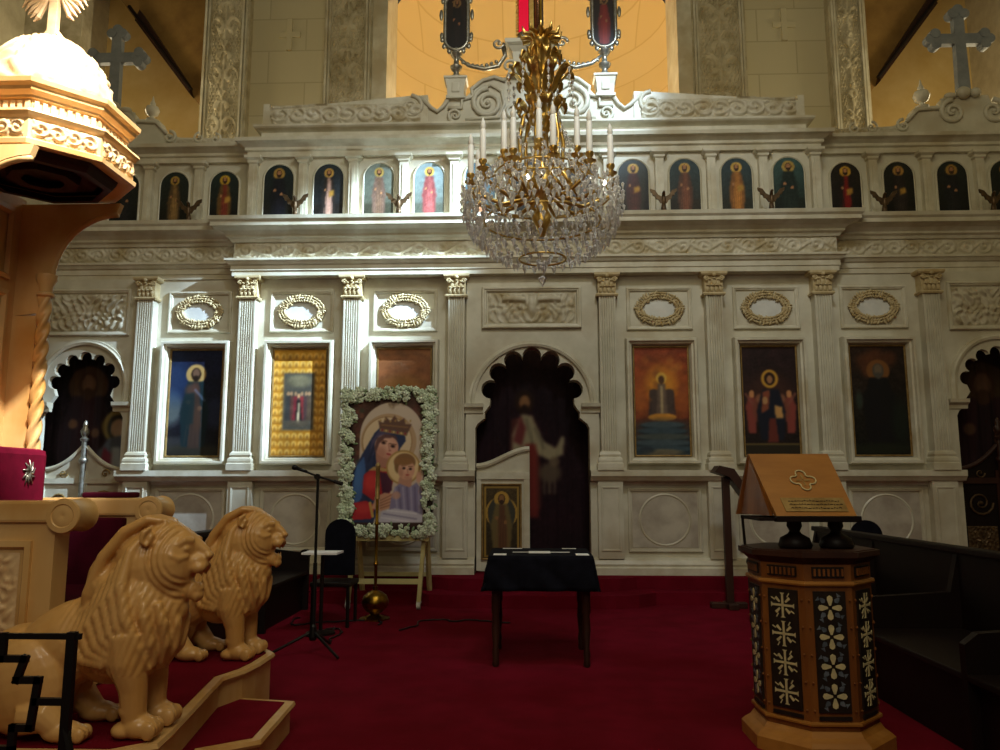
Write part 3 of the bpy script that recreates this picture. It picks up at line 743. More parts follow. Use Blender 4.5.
def icon_enthroned_glow(p):
    p.vgrad('#8a3a1c', '#5a2a18').mottle(.14, 3); p.ell(.5, .62, .5, .26, '#b8601e', .8, .9); p.ell(.5, .66, .26, .15, '#d8922c', .9, .8)
    p.poly([(.25, .36), (.75, .36), (.72, .6), (.28, .6)], '#443430')
    for k in range(14): p.ell(p.rng.uniform(.1, .9), p.rng.uniform(.35, .95), .07, .04, ['#c07028', '#7a3a24', '#d08a3a', '#6a3428'][k % 4], .4, .9)
    p.poly([(.3, .38), (.7, .38), (.67, .58), (.33, .58)], '#4c3c36'); p.ell(.36, .56, .09, .05, '#4a3a34'); p.ell(.64, .56, .09, .05, '#4a3a34')
    p.poly([(.4, .38), (.6, .38), (.57, .66), (.43, .66)], '#6e5a4c'); p.poly([(.475, .38), (.525, .38), (.52, .64), (.48, .64)], '#bba67c')
    p.ell(.5, .71, .1, .055, '#e0b04a'); p.ell(.5, .695, .055, .04, '#5a3a22'); p.ell(.5, .35, .26, .035, '#c98a34')
    p.ell(.5, .1, .9, .22, '#2c3a42', .95, .35); p.ell(.05, .2, .2, .1, '#4a2c22', .6, .9); p.ell(.95, .2, .2, .1, '#4a2c22', .6, .9)
    for k in range(5): p.ell(.5, .27-.055*k, .40+.05*k, .035, '#1c2c34', .9, .2); p.ell(.5, .282-.055*k, .40+.05*k, .028, ['#46565e', '#3a4c56', '#4c5450'][k % 3], .9, .25)
    p.ell(.5, .03, .35, .03, '#8a7a5a', .7, .5); p.ell(.2, .05, .15, .03, '#25303a', .8, .5); p.ell(.1, .5, .1, .12, '#c2702c', .5, .9); p.ell(.9, .5, .1, .12, '#a85a28', .5, .9); p.mottle(.05, 5)
def icon_throne_christ(p):
    p.vgrad('#2a1618', '#1c1210').mottle(.15, 3)
    p.ell(.5, .55, .42, .2, '#4a2a20', .7, .8)
    for s in (-1, 1):
        p.poly([(.5+s*.42, .2), (.5+s*.28, .2), (.5+s*.26, .5), (.5+s*.36, .58), (.5+s*.46, .45)], '#8a4038'); p.ell(.5+s*.34, .56, .05, .035, '#c78a5a'); p.line(.5+s*.3, .45, .5+s*.45, .56, .025, '#8a5648', .7); p.ell(.5+s*.24, .42, .1, .1, '#7a4434', .8, .6); p.ell(.5+s*.2, .52, .07, .04, '#a87052', .7, .6)
    p.ell(.5, .7, .155, .085, '#c9983a'); p.ell(.5, .7, .1, .06, '#2c1810'); p.ell(.5, .695, .05, .038, '#a87850')
    p.poly([(.3, .14), (.72, .14), (.76, .4), (.66, .6), (.36, .6), (.24, .4)], '#141828'); p.poly([(.42, .12), (.62, .12), (.58, .34), (.46, .34)], '#6a2e26')
    p.poly([(.36, .58), (.5, .6), (.46, .42), (.32, .38)], '#8a4a34'); p.poly([(.56, .46), (.7, .44), (.72, .34), (.58, .34)], '#c9985a'); p.ell(.4, .5, .05, .035, '#b88a5c')
    p.poly([(0, 0), (1, 0), (1, .1), (0, .1)], '#2a2418'); p.line(0, .1, 1, .1, .015, '#6a5a34')
def icon_dark_monk(p):
    p.vgrad('#2a1a12', '#0c0f0c').mottle(.2, 3)
    for cx, cy, r in ((.25, .86, .14), (.45, .9, .16), (.72, .88, .13), (.3, .76, .1)): p.ell(cx, cy, r, r*.5, '#6a3a1e', .6, .9)
    saint(p, .5, .1, .82, '#0e0e12', '#0c0c10', '#7a4e26', '#6a5a48', 1.25, '#4a463f'); p.ell(.5, .52, .3, .1, '#0e0e11', 1, .3); p.ell(.5, .78, .04, .03, '#6a5c48', .8, .5); p.ell(.13, .5, .06, .08, '#3a4a40', .7, .8); p.ell(.5, .06, .6, .05, '#1e2416', .8, .7); p.ell(.85, .3, .15, .2, '#16221a', .8, .8)
ICONS = [(icon_dark_prophet, 'framed icon of a haloed old prophet on night blue, first large icon from the left', 'night'),
 (icon_gold_scales, 'large icon bordered with rows of gold scales around a small group scene', 'gold'),
 (icon_brown_crowd, 'brown icon in marble frame mostly hidden behind the flowered Madonna picture', 'brown'),
 (icon_enthroned_glow, 'large icon of an orange glowing enthroned figure above blue steps', 'glow'),
 (icon_throne_christ, 'large icon of a haloed figure enthroned in dark robe between red angels', 'throne'),
 (icon_dark_monk, 'nearly black icon of a standing monk under orange clouds, rightmost large icon', 'monk')]
for x, (fn, lab, _) in zip(BAYS, ICONS):
    t = thing('icon_painting', lab, 'icon', (x, PW-.02, IZ0), 'large icons in the marble screen')
    p = Paint(2*IW-.04, IZ1-IZ0-.04, 66, '#222222', seed=int(x*10) % 97); fn(p); p.blur(1)
    p.mesh('picture', (x-IW+.02, PW-.026, IZ0+.02), (1, 0, 0), t)
    MB().box(x-IW+.005, x+IW-.005, PW-.024, PW, IZ0+.005, IZ1-.005).build('panel', 'wood_dark', t)
    gilt_frame(x, IZ0+.005, IW-.005, IZ1-IZ0-.01, PW-.022, t, .025)
# small gallery icons
def small_icon(x, y, z0, hw, h, lab, grp, spec, seed):
    t = thing('saint_icon', lab, 'icon', (x, y, z0), grp)
    p = Paint(2*hw, h, 30, '#222', seed); bg, gr, robe, man, halo, s, book = spec
    p.vgrad(bg, gr); p.poly([(0, 0), (1, 0), (1, .3), (0, .3)], gr)
    saint(p, .5, .06, .9, robe, man, halo, '#b07c54', s, '#3a2416', book); p.mottle(.07, 3)
    p.mesh('picture', (x-hw, y-.022, z0), (1, 0, 0), t, arch=True)
    pts = [(x-hw, z0)]+[(x-hw*math.cos(PI*k/14), z0+h-hw+hw*math.sin(PI*k/14)) for k in range(15)]+[(x+hw, z0)]
    m = MB(); m.prism(pts, 'XZ', y-.02, y); m.build('panel', 'wood_dark', t)
    arched_niche(x, z0, hw, h, y, 0).build('frame', 'marble_trim', t)
SP = [('#1c2a2c', '#1c1a14', '#1a1a22', '#16181e', '#b08a40', 1.2, 0), ('#28343c', '#1a1612', '#b08a78', '#2a2420', '#c9a050', 1.0, 1), ('#7a8478', '#3a3a2c', '#6a5240', '#6e5648', '#b89a50', 1.0, 0), ('#8a9c9c', '#4c5044', '#94504c', '#80403e', '#d0a850', 1.0, 0),
      ('#56707a', '#303a38', '#9a6a4a', '#5a4a40', '#c9a050', 1.0, 0), ('#2a3a48', '#1c2024', '#6a3a30', '#22344a', '#c9a050', 1.1, 1), ('#222c30', '#14140e', '#4a4030', '#2c2620', '#b8924a', 1.1, 0), ('#2c3838', '#1c1814', '#4a2020', '#401c1e', '#c9a050', 1.1, 1),
      ('#30464c', '#2a2418', '#7a4a34', '#5c3c2c', '#c9a050', 1.1, 0), ('#33464c', '#26281e', '#b07434', '#8a5a2c', '#d0a850', 1.1, 1), ('#3c5a58', '#1a221a', '#1e2a24', '#1c2822', '#b8984c', 1.25, 0)]
DESC = ['black robed saint with red skirt on dark ground', 'saint in dark cloak over pale pink robe', 'brown robed saint on pale greenish ground', 'saint in bright rose red robe on grey sky', 'saint in tan robe behind the left chandelier candles', 'red robed figure behind the middle of the chandelier', 'brown robed saint behind the right side of the chandelier', 'dark red robed saint just right of the chandelier', 'saint in dark collar over brown robe', 'golden robed saint standing on a pale cloud', 'saint in dark green habit on teal ground']
for k in range(11):
    small_icon((k-5)*GW, GY-.0, 5.29, .215, .86, 'arched gallery icon of a '+DESC[k] if not DESC[k].startswith('saint') and k != 5 else 'arched gallery icon, '+DESC[k], 'saints in the middle of the gallery', SP[k], k+3)
WL = [('#202a26', '#16160e', '#8a6a3c', '#5a4428', '#b08a3a', 1.0, 0, 'saint in tan robe just right of the wooden canopy'), ('#22302c', '#161410', '#7a3426', '#6a4c26', '#c09a30', 1.1, 1, 'saint in orange red robe, second from the wooden canopy')]
WR = [('#262018', '#120e0a', '#7a1a16', '#221612', '#c99a34', 1.15, 1, 'bearded saint in deep red robe, first on the right wing'), ('#22241e', '#12110c', '#2c2420', '#241e1c', '#b08440', 1.1, 1, 'dim saint with white scroll, second on the right wing'), ('#1e2624', '#10120e', '#1e1e20', '#161a1c', '#a8803a', 1.2, 0, 'near black saint, third on the right wing'), ('#1c2420', '#10120e', '#2a201c', '#1a1a1a', '#a8803a', 1.1, 0, 'saint cut off by the right edge of the photo')]
for k, s in enumerate(WL): small_icon(-(4.55+.755*(1-k)), GY+SB, 5.29, .21, .84, 'arched gallery icon of a '+s[7], 'saints on the gallery wings', s[:7], 40+k)
for k, s in enumerate(WR): small_icon(4.55+.755*k, GY+SB, 5.29, .21, .84, 'arched gallery icon of a '+s[7], 'saints on the gallery wings', s[:7], 50+k)
for k in (2,): small_icon(-(4.55+.755*k), GY+SB, 5.29, .21, .84, 'arched gallery icon hidden beside the rim of the wooden canopy', 'saints on the gallery wings', WR[2][:7], 60)
# eagles on the ledge
def eagle(x, y, z, lab):
    bz, by_ = z, y
    t = thing('eagle_figure', lab, 'eagle', (x, y, z), 'bronze eagles on the cornice ledge')
    MB().ell((x, y, z+.13), (.045, .05, .11), 10, 8).tube([(x, y, z+.2), (x, y-.02, z+.27), (x, y-.06, z+.28), (x, y-.09, z+.26)], [.035, .03, .025, .006], 8).tube([(x, y+.01, z+.06), (x, y+.02, z-.02), (x, y+.03, z-.08)], [.04, .05, .06], 8).build('body', 'bronze', t, smooth=True)
    for s in (-1, 1):
        pts = [(x+s*.02, z+.2), (x+s*.1, z+.24), (x+s*.16, z+.33), (x+s*.25, z+.36), (x+s*.24, z+.3), (x+s*.21, z+.28), (x+s*.2, z+.23), (x+s*.16, z+.22), (x+s*.14, z+.16), (x+s*.1, z+.15), (x+s*.06, z+.08), (x+s*.02, z+.08)]
        MB().prism(pts, 'XZ', y-.015, y+.02).build('wing', 'bronze', t)
    MB().lathe((x, y, z-.09), [(.05, 0), (.05, .02), (.02, .04), (.02, .1)], 10).build('perch', 'bronze', t)
    t.scale = (.74, .74, .74); return t
ez = 5.20; ey = D-.22
EG = [(190, -4.62, .0, 'left wing ledge beside the wooden canopy'), (298, -3.31, 0, 'second from the left, over the pilaster capital'), (400, -1.85, 0, 'third from the left')]
EX = [(-4.93+.0, 'eagle with raised wings on the left wing ledge nearest the wooden canopy'), (-3.33, 'eagle with raised wings between the black robed and pink robed saints'), (-1.86, 'eagle with raised wings between the brown and rose red robed saints'),
      (1.84, 'eagle with raised wings on the ledge just right of the chandelier'), (3.32, 'eagle with raised wings on the ledge left of the dark green saint'), (4.93, 'eagle with raised wings on the ledge just right of the deep red saint'), (6.42, 'eagle with raised wings on the right wing ledge at the photo edge')]
for x, lab in EX: eagle(x, ey+(SB if abs(x) > 4.3 else 0)-.02, 5.315, 'bronze '+lab)
# ---------------------------------------------------------------- crest figures: oval icons on silver stands, tall cross with red light
def oval_stand(sx):
    x = sx*1.09; y = D+.04; z = 7.41
    t = thing('icon_stand', 'silver stand with %s capsule icon above the screen, %s of the chandelier' % ('near black' if sx < 0 else 'dark red robed', 'left' if sx < 0 else 'right'), 'icon stand', (x, y, z), 'oval icon stands on the crest')
    MB().lathe((x, y, z), [(.09, 0), (.1, .03), (.05, .06), (.04, .12), (.08, .16), (.09, .2), (.04, .24), (.035, .32), (.07, .36), (.09, .4), (.05, .44), (.03, .5)], 14).build('stem', 'silver', t, smooth=True, auto=50)
    hw, z0, h = .15, z+.48, .86
    def stad(o, n=12): 
        r = hw+o; a = [(x+r*math.cos(PI+PI*k/n), z0+hw+r*math.sin(PI+PI*k/n)) for k in range(n+1)]
        return a+[(x+r*math.cos(PI*k/n), z0+h-hw+r*math.sin(PI*k/n)) for k in range(n+1)]
    m = MB(); m.rings([[(a, y-.0+d, b) for a, b in stad(o)] for o, d in ((-.01, -.0), (0, -.04), (.02, -.05), (.045, -.03), (.05, .02), (-.01, .02))], True, False)
    pts = stad(.06)
    for k, (a, b) in enumerate(pts):
        if k % 2 == 0: m.ell((a, y-.01, b), (.035, .025, .045), 8, 6)
    for s in (-1, 1): m.ell((x+s*.23, y, z0+h*.5+.12), (.03, .02, .09), 8, 6); m.ell((x+s*.22, y, z0+h*.25), (.03, .02, .06), 8, 6)
    m.build('frame', 'silver', t, smooth=True)
    p = Paint(2*hw, h, 26, '#1a0f0c', 5); p.vgrad('#2a1c14', '#120c0a'); saint(p, .5, .02, .9, '#7a241c' if sx > 0 else '#1a1210', '#6a1c18' if sx > 0 else '#14100e', '#7a5a34', '#8a5a3a', 1.3)
    p2 = MB(); p2.prism(stad(-.004), 'XZ', y-.012, y+.015); p2.build('panel', 'wood_dark', t)
    # picture clipped to the capsule
    o = MB(); ny, nx = 40, 20; col = []
    for j in range(ny+1):
        zz = j/ny*h
        e = 0
        if zz < hw: e = hw-math.sqrt(max(0, hw*hw-(hw-zz)**2))
        if zz > h-hw: e = hw-math.sqrt(max(0, hw*hw-(zz-h+hw)**2))
        for i in range(nx+1):
            xx = -hw+e+(2*hw-2*e)*i/nx; o.v.append((x+xx, y-.016, z0+zz))
            a = min(p.ny, int(zz/h*p.ny)); b = min(p.nx, int((xx+hw)/(2*hw)*p.nx)); col.append(p.A[a, b])
    for j in range(ny):
        for i in range(nx): a = j*(nx+1)+i; o.f.append((a, a+1, a+nx+2, a+nx+1))
    ob = o.build('picture', 'painting', t); at = ob.data.color_attributes.new('paint', 'FLOAT_COLOR', 'POINT'); A = np.clip(np.array(col), 0, 1)
    lin = ((A+.055)/1.055)**2.4; at.data.foreach_set('color', np.concatenate([lin, np.ones((len(A), 1))], 1).astype(np.float32).ravel())
    m = MB(); m.tube([(x-sx*.02, y, z+.36), (x-sx*.18, y, z+.22), (x-sx*.42, y, z+.16), (x-sx*.62, y, z+.2), (x-sx*.72, y, z+.36), (x-sx*.7, y, z+.5)], [.02, .03, .035, .035, .03, .04], 8)
    for k in range(8): m.ell((x-sx*(.1+.07*k), y, z+.27-.03*math.sin(k*.45)*2), (.03, .025, .03), 6, 5)
    volute(m, x-sx*.62, z+.56, .08, y, sx, 1.3, .025); m.build('scroll_arm', 'silver', t, smooth=True)
oval_stand(-1); oval_stand(1)
t = thing('altar_cross', 'tall gilt cross shaft with a glowing red strip rising above the crest', 'cross', (0, D+.06, 7.93))
MB().box(-.2, .2, D+.03, D+.1, 7.93, 10.6).box(-1.0, 1.0, D+.03, D+.1, 9.6, 9.95).build('shaft', 'wood_brown', t)
MB().tube([(.12, D+.0, 8.0), (.12, D+.0, 10.4)], .055, 12).build('copper_tube', mat('copper', '#a87a5a', .25, .9), t, smooth=True)
m = MB(); m.box(-.01, .055, D-.02, D+.03, 7.95, 10.5); m.box(-.21, -.17, D-.03, D+.03, 7.95, 10.5)
for k in range(40): m.ell((-.19, D-.04, 8.0+.06*k), (.022, .02, .022), 6, 5)
m.build('gilt_edge', 'gold', t)
MB().box(-.165, -.02, D-.02, D+.03, 8.0, 10.5, .01).build('red_light_strip', 'red_lamp', t)
MB().lathe((-.09, D-.03, 7.93), [(.02, 0), (.1, .02), (.11, .06), (.07, .12), (.08, .14)], 14).build('lamp_foot', 'silver', t, smooth=True)

# ---------------------------------------------------------------- curtains and gates in the three doorways
def pleat(n, d): return lambda x, y: d*math.sin(x*n*2*PI)+d*.4*math.sin(x*n*4.6*PI+1)
def fig_curtain(p):
    p.vgrad('#1a0a14', '#200a12').mottle(.12, 2)
    # shepherd figure: halo less, dark hair, white mantle, arm stretched out to the right
    p.poly([(.32, .26), (.56, .26), (.55, .6), (.5, .68), (.36, .66)], '#4c2420')
    p.poly([(.36, .5), (.37, .6), (.43, .685), (.5, .675), (.58, .56), (.66, .53), (.70, .585), (.72, .58), (.71, .5), (.62, .475), (.54, .5), (.5, .56), (.44, .5)], '#94896c')
    p.poly([(.37, .56), (.42, .68), (.46, .62), (.43, .54)], '#6a3030'); p.line(.46, .66, .5, .56, .01, '#6c6450', .8); p.line(.52, .62, .58, .53, .01, '#6c6450', .8)
    p.ell(.45, .74, .07, .055, '#24140e'); p.ell(.45, .735, .036, .034, '#86603f'); p.ell(.45, .708, .028, .018, '#24140e')
    p.ell(.62, .42, .075, .045, '#5e5040', .9, .5); p.ell(.65, .47, .035, .022, '#6c5c48', .9, .4); 
    for k in range(3): p.line(.58+.035*k, .4, .58+.035*k, .33, .01, '#54463a')
    p.poly([(.44, .22), (.54, .22), (.53, .55), (.45, .55)], '#7a2a24', .8)
def fig_dark(seed, halo=True):
    def f(p):
        p.vgrad('#120a10', '#1a0c10').mottle(.2, 3); rng = random.Random(seed)
        for k in range(7): p.ell(rng.random(), rng.random(), .08+.1*rng.random(), .05+.05*rng.random(), rng.choice(['#2c1218', '#1c1822', '#30201a', '#241018']), .7, .8)
        if seed == 3:
            saint(p, .36, .35, .86, '#2a1418', '#24161c', '#4a3422', '#6a4a34', 1.0)
            p.ell(.64, .635, .14, .078, '#8a7440'); p.ell(.64, .63, .095, .06, '#3a3630'); p.ell(.64, .625, .06, .045, '#c0a080'); p.poly([(.46, .3), (.9, .3), (.86, .52), (.72, .6), (.56, .58), (.48, .52)], '#5c6068'); p.poly([(.66, .3), (.92, .3), (.9, .5), (.76, .56), (.68, .5)], '#8a5230'); p.poly([(.48, .36), (.6, .34), (.62, .5), (.52, .54)], '#7a2c3a'); p.poly([(.6, .4), (.68, .4), (.66, .54), (.6, .54)], '#a8a8a8')
        else:
            saint(p, .55, .3, .84, '#201014', '#2a1418', '#3a2a1a', '#5a4030', 1.2)
    return f
for cx, w, fn, lab, lift in ((0, 1.62, fig_curtain, 'dark maroon door curtain with a robed shepherd figure and lamb in the central arch', 0), (-OS, 1.3, fig_dark(3), 'dark curtain with haloed mother figure inside the left side arch', 0), (OS, 1.3, fig_dark(8), 'near black patterned curtain inside the right side arch', 0)):
    yy = PW+.42 if cx == 0 else PW+.5
    t = thing('door_curtain', lab, 'curtain', (cx, yy, .31), None)
    p = Paint(w+.5, 3.2, 130, '#200', 7)
    if cx == 0:
        # figure drawn in the middle part of the cloth
        fn(p)
    else: fn(p)
    p.blur(2); p.mesh('cloth', (cx-(w+.5)/2, yy, .33), (1, 0, 0), t, 'embroidery', wave=pleat(9, .012))
    MB().tube([(cx-(w+.5)/2, yy+.03, 3.54), (cx+(w+.5)/2, yy+.03, 3.54)], .015).build('rod', 'brass', t)
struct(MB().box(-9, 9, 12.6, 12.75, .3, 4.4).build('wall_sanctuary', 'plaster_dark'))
# marble royal gate leaf
def icon_panel(p):
    p.vgrad('#4a3a1c', '#2c2414').mottle(.1, 4); p.ring(.5, .62, .4, .03, '#b08a3c'); p.ell(.5, .6, .36, .26, '#3c3c34', .9)
    saint(p, .5, .12, .86, '#5a3a24', '#6a5a34', '#b8903c', '#8a6038', 1.2); p.line(.06, .03, .06, .97, .02, '#9a7a34'); p.line(.94, .03, .94, .97, .02, '#9a7a34'); p.line(.05, .03, .95, .03, .02, '#9a7a34'); p.line(.05, .97, .95, .97, .02, '#9a7a34')
gy = PW+.1
t = thing('sanctuary_gate', 'marble gate leaf with a curved top and small gilt icon in the central doorway', 'gate', (-.42, gy, .31))
n = 14
crv = [(-.78+.74*k/n, 1.74+.24*sm(np.array(k/n)).item()) for k in range(n+1)]
MB().prism([(-.78, .33), (-.04, .33)]+list(reversed(crv)), 'XZ', gy, gy+.06).build('leaf', 'marble', t)
MB().tube([(x, gy-.01, z+.02) for x, z in crv], .04, 8).box(-.12, -.045, gy-.028, gy+.01, .34, 1.58).box(-.775, -.715, gy-.028, gy+.01, .34, 1.58).box(-.778, -.042, gy-.032, gy+.01, 1.58, 1.68).build('moulding', 'marble_trim', t, smooth=False)
p = Paint(.52, 1.0, 40, '#333', 4); icon_panel(p); p.mesh('gate_icon', (-.69, gy-.012, .5), (1, 0, 0), t)
m = MB(); rframe(m, -.71, -.15, .48, 1.52, gy, .03, .03); m.build('icon_frame', 'gold_soft', t)
# low gates in the side arches
for sx in (-1, 1):
    t = thing('side_gate', 'low pair of marble gate leaves with gilt scrolls in the %s side arch' % ('left' if sx < 0 else 'right'), 'gate', (sx*OS, gy, .31))
    for s in (-1, 1):
        l = sx*OS+(-.58 if s < 0 else .03); r = l+.55
        n = 10; top = [(l+.55*k/n, 1.72+.32*(k/n if s < 0 else 1-k/n)**2) for k in range(n+1)]
        MB().prism([(l, .33), (r, .33)]+list(reversed(top)), 'XZ', gy, gy+.05).build('gate_leaf', 'marble' if sx < 0 else 'wood_dark', t)
        m = MB(); m.tube([(a, gy-.01, b) for a, b in top], .03, 8); m.box(l, r, gy-.03, gy, 1.52, 1.6); m.box(l, l+.04, gy-.02, gy, .33, 1.7); m.box(r-.04, r, gy-.02, gy, .33, 1.7); m.build('gate_moulding', 'marble_trim' if sx < 0 else 'wood_brown', t)
        m = MB(); volute(m, l+.27, 1.26, .16, gy-.015, s, 1.6, .018); m.relief((l+.08, gy-.004, .5), (1, 0, 0), .4, .45, foliage(.6, 2), .03, .014); volute(m, l+.3, 1.66, .06, gy-.015, s, 1.2, .012); m.build('gilt_scroll', 'gold_soft' if sx < 0 else 'bronze', t)
    MB().tube([(sx*OS, gy-.03, .33), (sx*OS, gy-.03, 2.12)], .035, 10).lathe((sx*OS, gy-.03, 2.12), [(.05, 0), (.06, .03), (.03, .06), (.05, .1), (.06, .15), (.03, .2), (.035, .23), (.02, .28), (.002, .3)], 12).lathe((sx*OS, gy-.03, 1.8), [(.035, 0), (.06, .03), (.06, .06), (.035, .09)], 12).build('newel', 'silver' if sx < 0 else 'wood_brown', t, smooth=True, auto=50)

# ---------------------------------------------------------------- chandelier
cx, cy = .07, 6.5
t = thing('chandelier', 'large crystal chandelier with gilt arms and white candles hanging before the icon screen', 'chandelier', (cx, cy, 3.25))
m = MB(); m.lathe((cx, cy, 0), [(.02, 5.58), (.05, 5.5), (.09, 5.45), (.07, 5.4), (.04, 5.36), (.08, 5.31), (.09, 5.27), (.05, 5.22), (.04, 5.15), (.09, 5.05), (.12, 4.98), (.08, 4.9), (.05, 4.82), (.10, 4.72), (.11, 4.66), (.05, 4.58), (.035, 4.4), (.04, 4.25), (.1, 4.17), (.14, 4.1), (.12, 4.02), (.06, 3.95), (.05, 3.86), (.09, 3.78), (.05, 3.7), (.02, 3.62)], 20)
m.build('central_stem', 'gold', t, smooth=True, auto=60)
m = MB()
for k in range(12):
    a = 2*PI*k/12; c, s = math.cos(a), math.sin(a)
    m.tube([(cx+.05*c, cy+.05*s, 5.42), (cx+.1*c, cy+.1*s, 5.47), (cx+.17*c, cy+.17*s, 5.46), (cx+.19*c, cy+.19*s, 5.52)], [.012, .028, .02, .004], 6)
m.build('crown', 'gold', t, smooth=True)
m = MB()
def acanthus(mb, a, path, wid):
    """ribbed leaf in the radial plane of angle a: path of (radius, z), half widths; two skins"""
    c, s_ = math.cos(a), math.sin(a); T_ = Vector((-s_, c, 0)); rings = []
    for i, ((r_, z_), w_) in enumerate(zip(path, wid)):
        p_ = Vector((cx+r_*c, cy+r_*s_, z_)); o_ = Vector((c, s_, .3)).normalized()
        rings.append([p_-T_*w_+o_*w_*.35, p_-T_*w_*.5+o_*w_*.05, p_-o_*.004, p_+T_*w_*.5+o_*w_*.05, p_+T_*w_+o_*w_*.35, p_+T_*w_*.5-o_*.012, p_-o_*.018, p_-T_*w_*.5-o_*.012])
    mb.rings(rings)
for z, r, n in ((4.95, .27, 9), (4.66, .21, 8), (5.12, .17, 8)):
    for k in range(n):
        acanthus(m, 2*PI*(k+.3)/n, [(.05, z-.10), (r*.3, z-.06), (r*.42, z+.0), (r*.5, z+.05), (r*.62, z+.11), (r*.72, z+.15), (r*.88, z+.19), (r*1.02, z+.18), (r*1.1, z+.14), (r*1.05, z+.10)], [.015, .045, .035, .062, .045, .06, .04, .04, .022, .006])
m.build('acanthus_leaves', 'gold', t, smooth=True)
MB().tube([(cx, cy, 5.55), (cx, cy, 9.5)], .014).build('suspension_rod', 'brass', t)
for k in range(6):
    a = 2*PI*(k+.25)/6; c, s = math.cos(a), math.sin(a)
    MB().tube([(cx+r_*c, cy+r_*s, z_) for r_, z_ in ((.08, 4.78), (.16, 4.7), (.2, 4.5), (.19, 4.3), (.25, 4.12), (.33, 4.02))], [.016, .022, .018, .018, .02, .014], 6).build('gilt_bracket', 'gold', t, smooth=True)
drops = MB(); rng = random.Random(11)
def drop(x, y, z, s=1.0, w=1.0):
    r = .016*s*w; h = .05*s; o = len(drops.v); a0 = rng.random()*PI
    drops.v.append((x, y, z+h*.35))
    for k in range(6): drops.v.append((x+r*math.cos(a0+k*PI/3), y+r*math.sin(a0+k*PI/3), z))
    drops.v.append((x, y, z-h))
    for k in range(6): drops.f.append((o, o+1+k, o+1+(k+1) % 6)); drops.f.append((o+7, o+1+(k+1) % 6, o+1+k))
candles = []
for ringi, (R, zc, n, a0) in enumerate(((.62, 4.14, 12, .13), (.36, 4.32, 6, .45))):
    for k in range(n):
        a = a0+2*PI*k/n; c, s = math.cos(a), math.sin(a); px, py = cx+R*c, cy+R*s
        arm = MB().tube([(cx+r_*c, cy+r_*s, z_) for r_, z_ in ((.08, zc-.12), (.2, zc-.2), (.34*R/.62, zc-.24), (.5*R/.62, zc-.18), (R*.95, zc-.14), (R, zc-.08), (R, zc-.03))], [.014, .018, .018, .016, .014, .014, .014], 6).build('arm', 'gold', t, smooth=True)
        MB().lathe((px, py, zc-.06), [(.01, -.03), (.05, 0), (.055, .01), (.02, .02), (.02, .04), (.035, .06), (.035, .08), (.02, .085)], 10).build('candle_cup', 'gold', arm, smooth=True, auto=50)
        MB().lathe((px, py, zc), [(.03, 0), (.026, .03), (.024, .28), (.018, .285), (.024, .31), (.018, .35), (.003, .39)], 8).build('candle', 'candle', t, smooth=True, auto=60)
        for j in range(7):
            b = 2*PI*j/7; drop(px+.06*math.cos(b), py+.06*math.sin(b), zc-.11, .9)
        for j in range(3): drop(px, py, zc-.18-.085*j, 1.0+.25*j)
# basket of crystals
for i in range(13):
    f = i/12; R = .64*math.sqrt(max(0, 1-f**2.6))+.03; z = 3.98-.60*f
    n = int(34*R/.62)+6
    for k in range(n):
        a = 2*PI*(k+(i % 2)*.5)/n; drop(cx+R*math.cos(a)*(1+.04*rng.uniform(-1, 1)), cy+R*math.sin(a), z+rng.uniform(-.015, .015), 1.2, 1.15)
for R, z0, n, rows in ((.7, 4.02, 26, 3), (.45, 4.2, 18, 5), (.25, 4.5, 10, 4)):
    for j in range(rows):
        for k in range(n):
            a = 2*PI*(k+.2*j)/n; drop(cx+R*math.cos(a), cy+R*math.sin(a), z0-.085*j, 1.0)
for k in range(16):
    a = 2*PI*k/16
    for j in range(12):
        f = j/11; R = .12+.5*f**1.5; z = 4.9-.85*f**.8
        drop(cx+R*math.cos(a), cy+R*math.sin(a), z, .7, 1.2)
for k in range(8):
    a = 2*PI*k/8+.2
    for j in range(4): drop(cx+.29*math.cos(a), cy+.29*math.sin(a), 5.08-.07*j, 1.0)
drop(cx, cy, 3.25, 1.6, 1.5)
drops.build('crystal_drops', 'crystal', t, kind='stuff')
m = MB()
for R, z in ((.6, 3.99), (.42, 4.16), (.5, 3.75), (.2, 3.42)):
    m.tube([(cx+R*math.cos(2*PI*k/40), cy+R*math.sin(2*PI*k/40), z) for k in range(41)], .009, 5)
m.build('gilt_ring', 'gold', t, smooth=True)
m = MB().lathe((cx, cy, 4.75), [(.04, 0), (.09, .05), (.1, .12), (.05, .2), (.06, .22)], 14).lathe((cx, cy, 4.3), [(.05, 0), (.06, .08), (.04, .2), (.05, .26)], 12); m.build('glass_baluster', 'crystal', t, smooth=True)
for k in range(2):  # two tiny glowing beads added among the crystal drops
    MB().ell((cx+(.5 if k else -.12), cy-.4, 4.0-.06*k), (.018, .018, .022), 8, 6).build('small_glow_bead', 'glow_bead', t)
